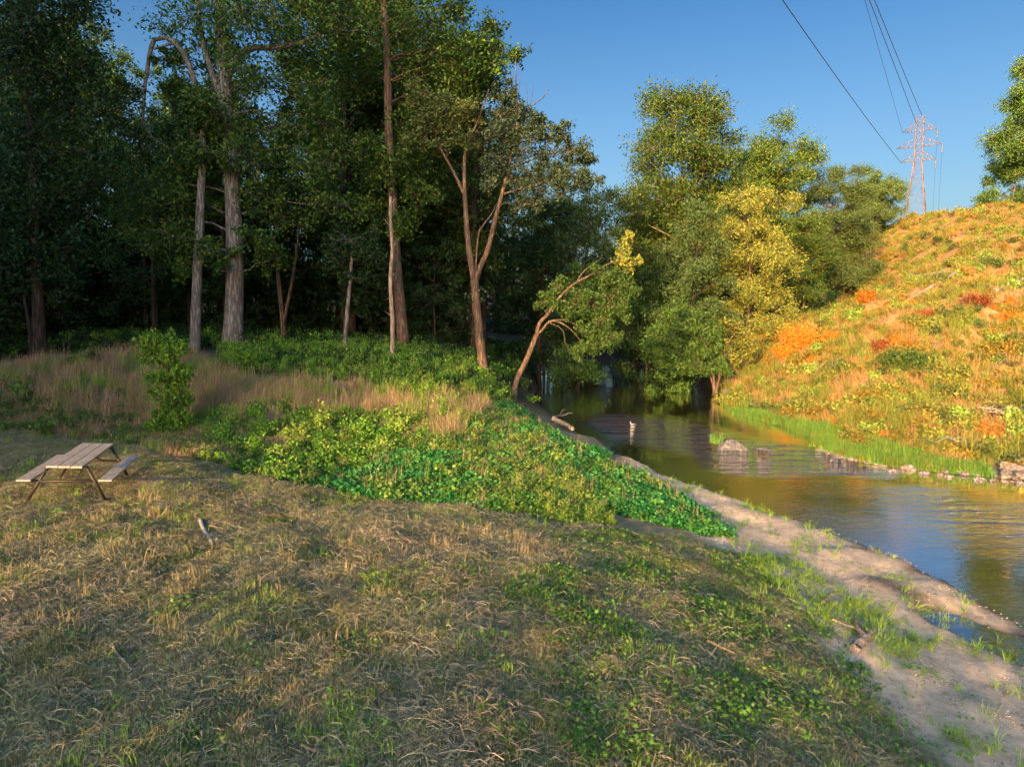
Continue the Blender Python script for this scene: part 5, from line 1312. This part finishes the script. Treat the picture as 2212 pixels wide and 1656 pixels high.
lev = list(np.linspace(0, z_w, 6)) + list(np.linspace(z_w, z_top, 6))[1:]
for k_ in range(len(lev) - 1):
    za, zb = lev[k_], lev[k_ + 1]; ha, hb = half(za), half(zb)
    for q in range(4):
        (ax, ay), (bx, by) = cor[q], cor[(q + 1) % 4]
        bar(g, (ax * ha, ay * ha, za), (bx * hb, by * hb, zb), .035); bar(g, (bx * ha, by * ha, za), (ax * hb, ay * hb, zb), .035)
        bar(g, (ax * hb, ay * hb, zb), (bx * hb, by * hb, zb), .035)
link("lattice_body", g.mesh("lattice_body", M_GALV, True), tw)
armend = {}
for zz, hw in ((z1, 3.2), (z2, 4.2), (z3, 3.2)):
    for s in (-1, 1):
        g = Geo()
        e = (s * hw, 0, zz)
        for y_ in (-.68, .68):
            bar(g, (s * .7, y_, zz), e, .055); bar(g, (s * .7, y_, zz + 1.6), e, .045)
            for f in (.35, .68):
                m0 = np.array((s * .7, y_, zz)) * (1 - f) + np.array(e) * f; m1 = np.array((s * .7, y_, zz + 1.6)) * (1 - f) + np.array(e) * f
                bar(g, m0, m1, .04)
        for f in (.35, .68):
            a_ = np.array((s * .7, -.68, zz)) * (1 - f) + np.array(e) * f; b_ = np.array((s * .7, .68, zz)) * (1 - f) + np.array(e) * f
            bar(g, a_, b_, .04)
        armend[(zz, s)] = e
        bar(g, (s * .7, -.68, zz), (s * .7, .68, zz), .05); bar(g, (s * .7, -.68, zz + 1.6), (s * .7, .68, zz + 1.6), .05)
        arm_ = link("cross_arm", g.mesh("cross_arm", M_GALV, True), tw)
    gi = Geo(); pz = np.linspace(0, 1.9, 20)
    gi.tube([(hw, 0, zz - .1 - q) for q in pz], [.06 if i % 2 else .15 for i in range(20)], 8)
    link("insulator", gi.mesh("insulator", M_INS, True), arm_)
Mz = Matrix.Rotation(ang, 3, 'Z')
def tw_pt(p): return np.array(Mz @ Vector(p)) + tb
def wire(label, A, B, sag, r=.05, k=60, group=None):
    A, B = np.asarray(A, float), np.asarray(B, float)
    t = np.linspace(0, 1, k)[:, None]
    p = A + (B - A) * t; p[:, 2] -= (sag * 4 * t * (1 - t))[:, 0]
    g = Geo(); g.tube(p, r, 5, cap=False)
    return tag(link("power_line", g.mesh("power_line", M_WIRE, True)), label, "power line", group)
def through(A, px, py, slope, ext):
    """far end of a wire from A whose plan line has SLOPE and which crosses the sight line through a picture point"""
    d = ray(px, py); k = d[0] / d[1]
    yc = (A[0] - slope * A[1]) / (k - slope)
    c = np.array((0, 0, CAM_Z)) + d * (yc / d[1])
    return c, yc
for lab, A, pxy, sl_p in (("lowest wire running from the pylon's left arm down across the sky", tw_pt((-3.2, 0, z3)), (1690, 0), .70),
                        ("left one of the paired wires rising steeply from the top of the pylon", tw_pt((-.7, 0, z1 + 1.5)), (1878, 0), .70),
                        ("right one of the paired wires rising steeply from the top of the pylon", tw_pt((.3, 0, z_top)), (1889, 0), .70),
                        ("faintest thin wire left of the paired wires above the pylon", tw_pt((-3.2, 0, z1)), (1868, 0), .64)):
    c, yc = through(A, *pxy, sl_p, 0)
    # a sagging span through A and c: level again behind the camera
    span = 300.0
    dirv = unit(np.array((-sl_p, -1.0)))
    s_c = float(np.hypot(c[0] - A[0], c[1] - A[1]))
    q = s_c / span
    Bz = A[2] + 4.0
    sag = (A[2] + (Bz - A[2]) * q - c[2]) / (4 * q * (1 - q))
    B = np.array((A[0] + dirv[0] * span, A[1] + dirv[1] * span, Bz))
    wire(lab, A, B, sag, .028 if "faintest" in lab else .05)
for lab, zz, hw in (("thin wire hanging away behind the pylon from its top right arm", z1, 3.2), ("thin wire hanging away behind the pylon from its widest arm", z2, 4.2)):
    A = tw_pt((hw, 0, zz - 2.0)); B = A * 1.0; d = np.array((A[0], A[1], 0)); d = unit(d)
    wire(lab, A, A + d * 160 + np.array((0, 0, -45)), 6, .02)
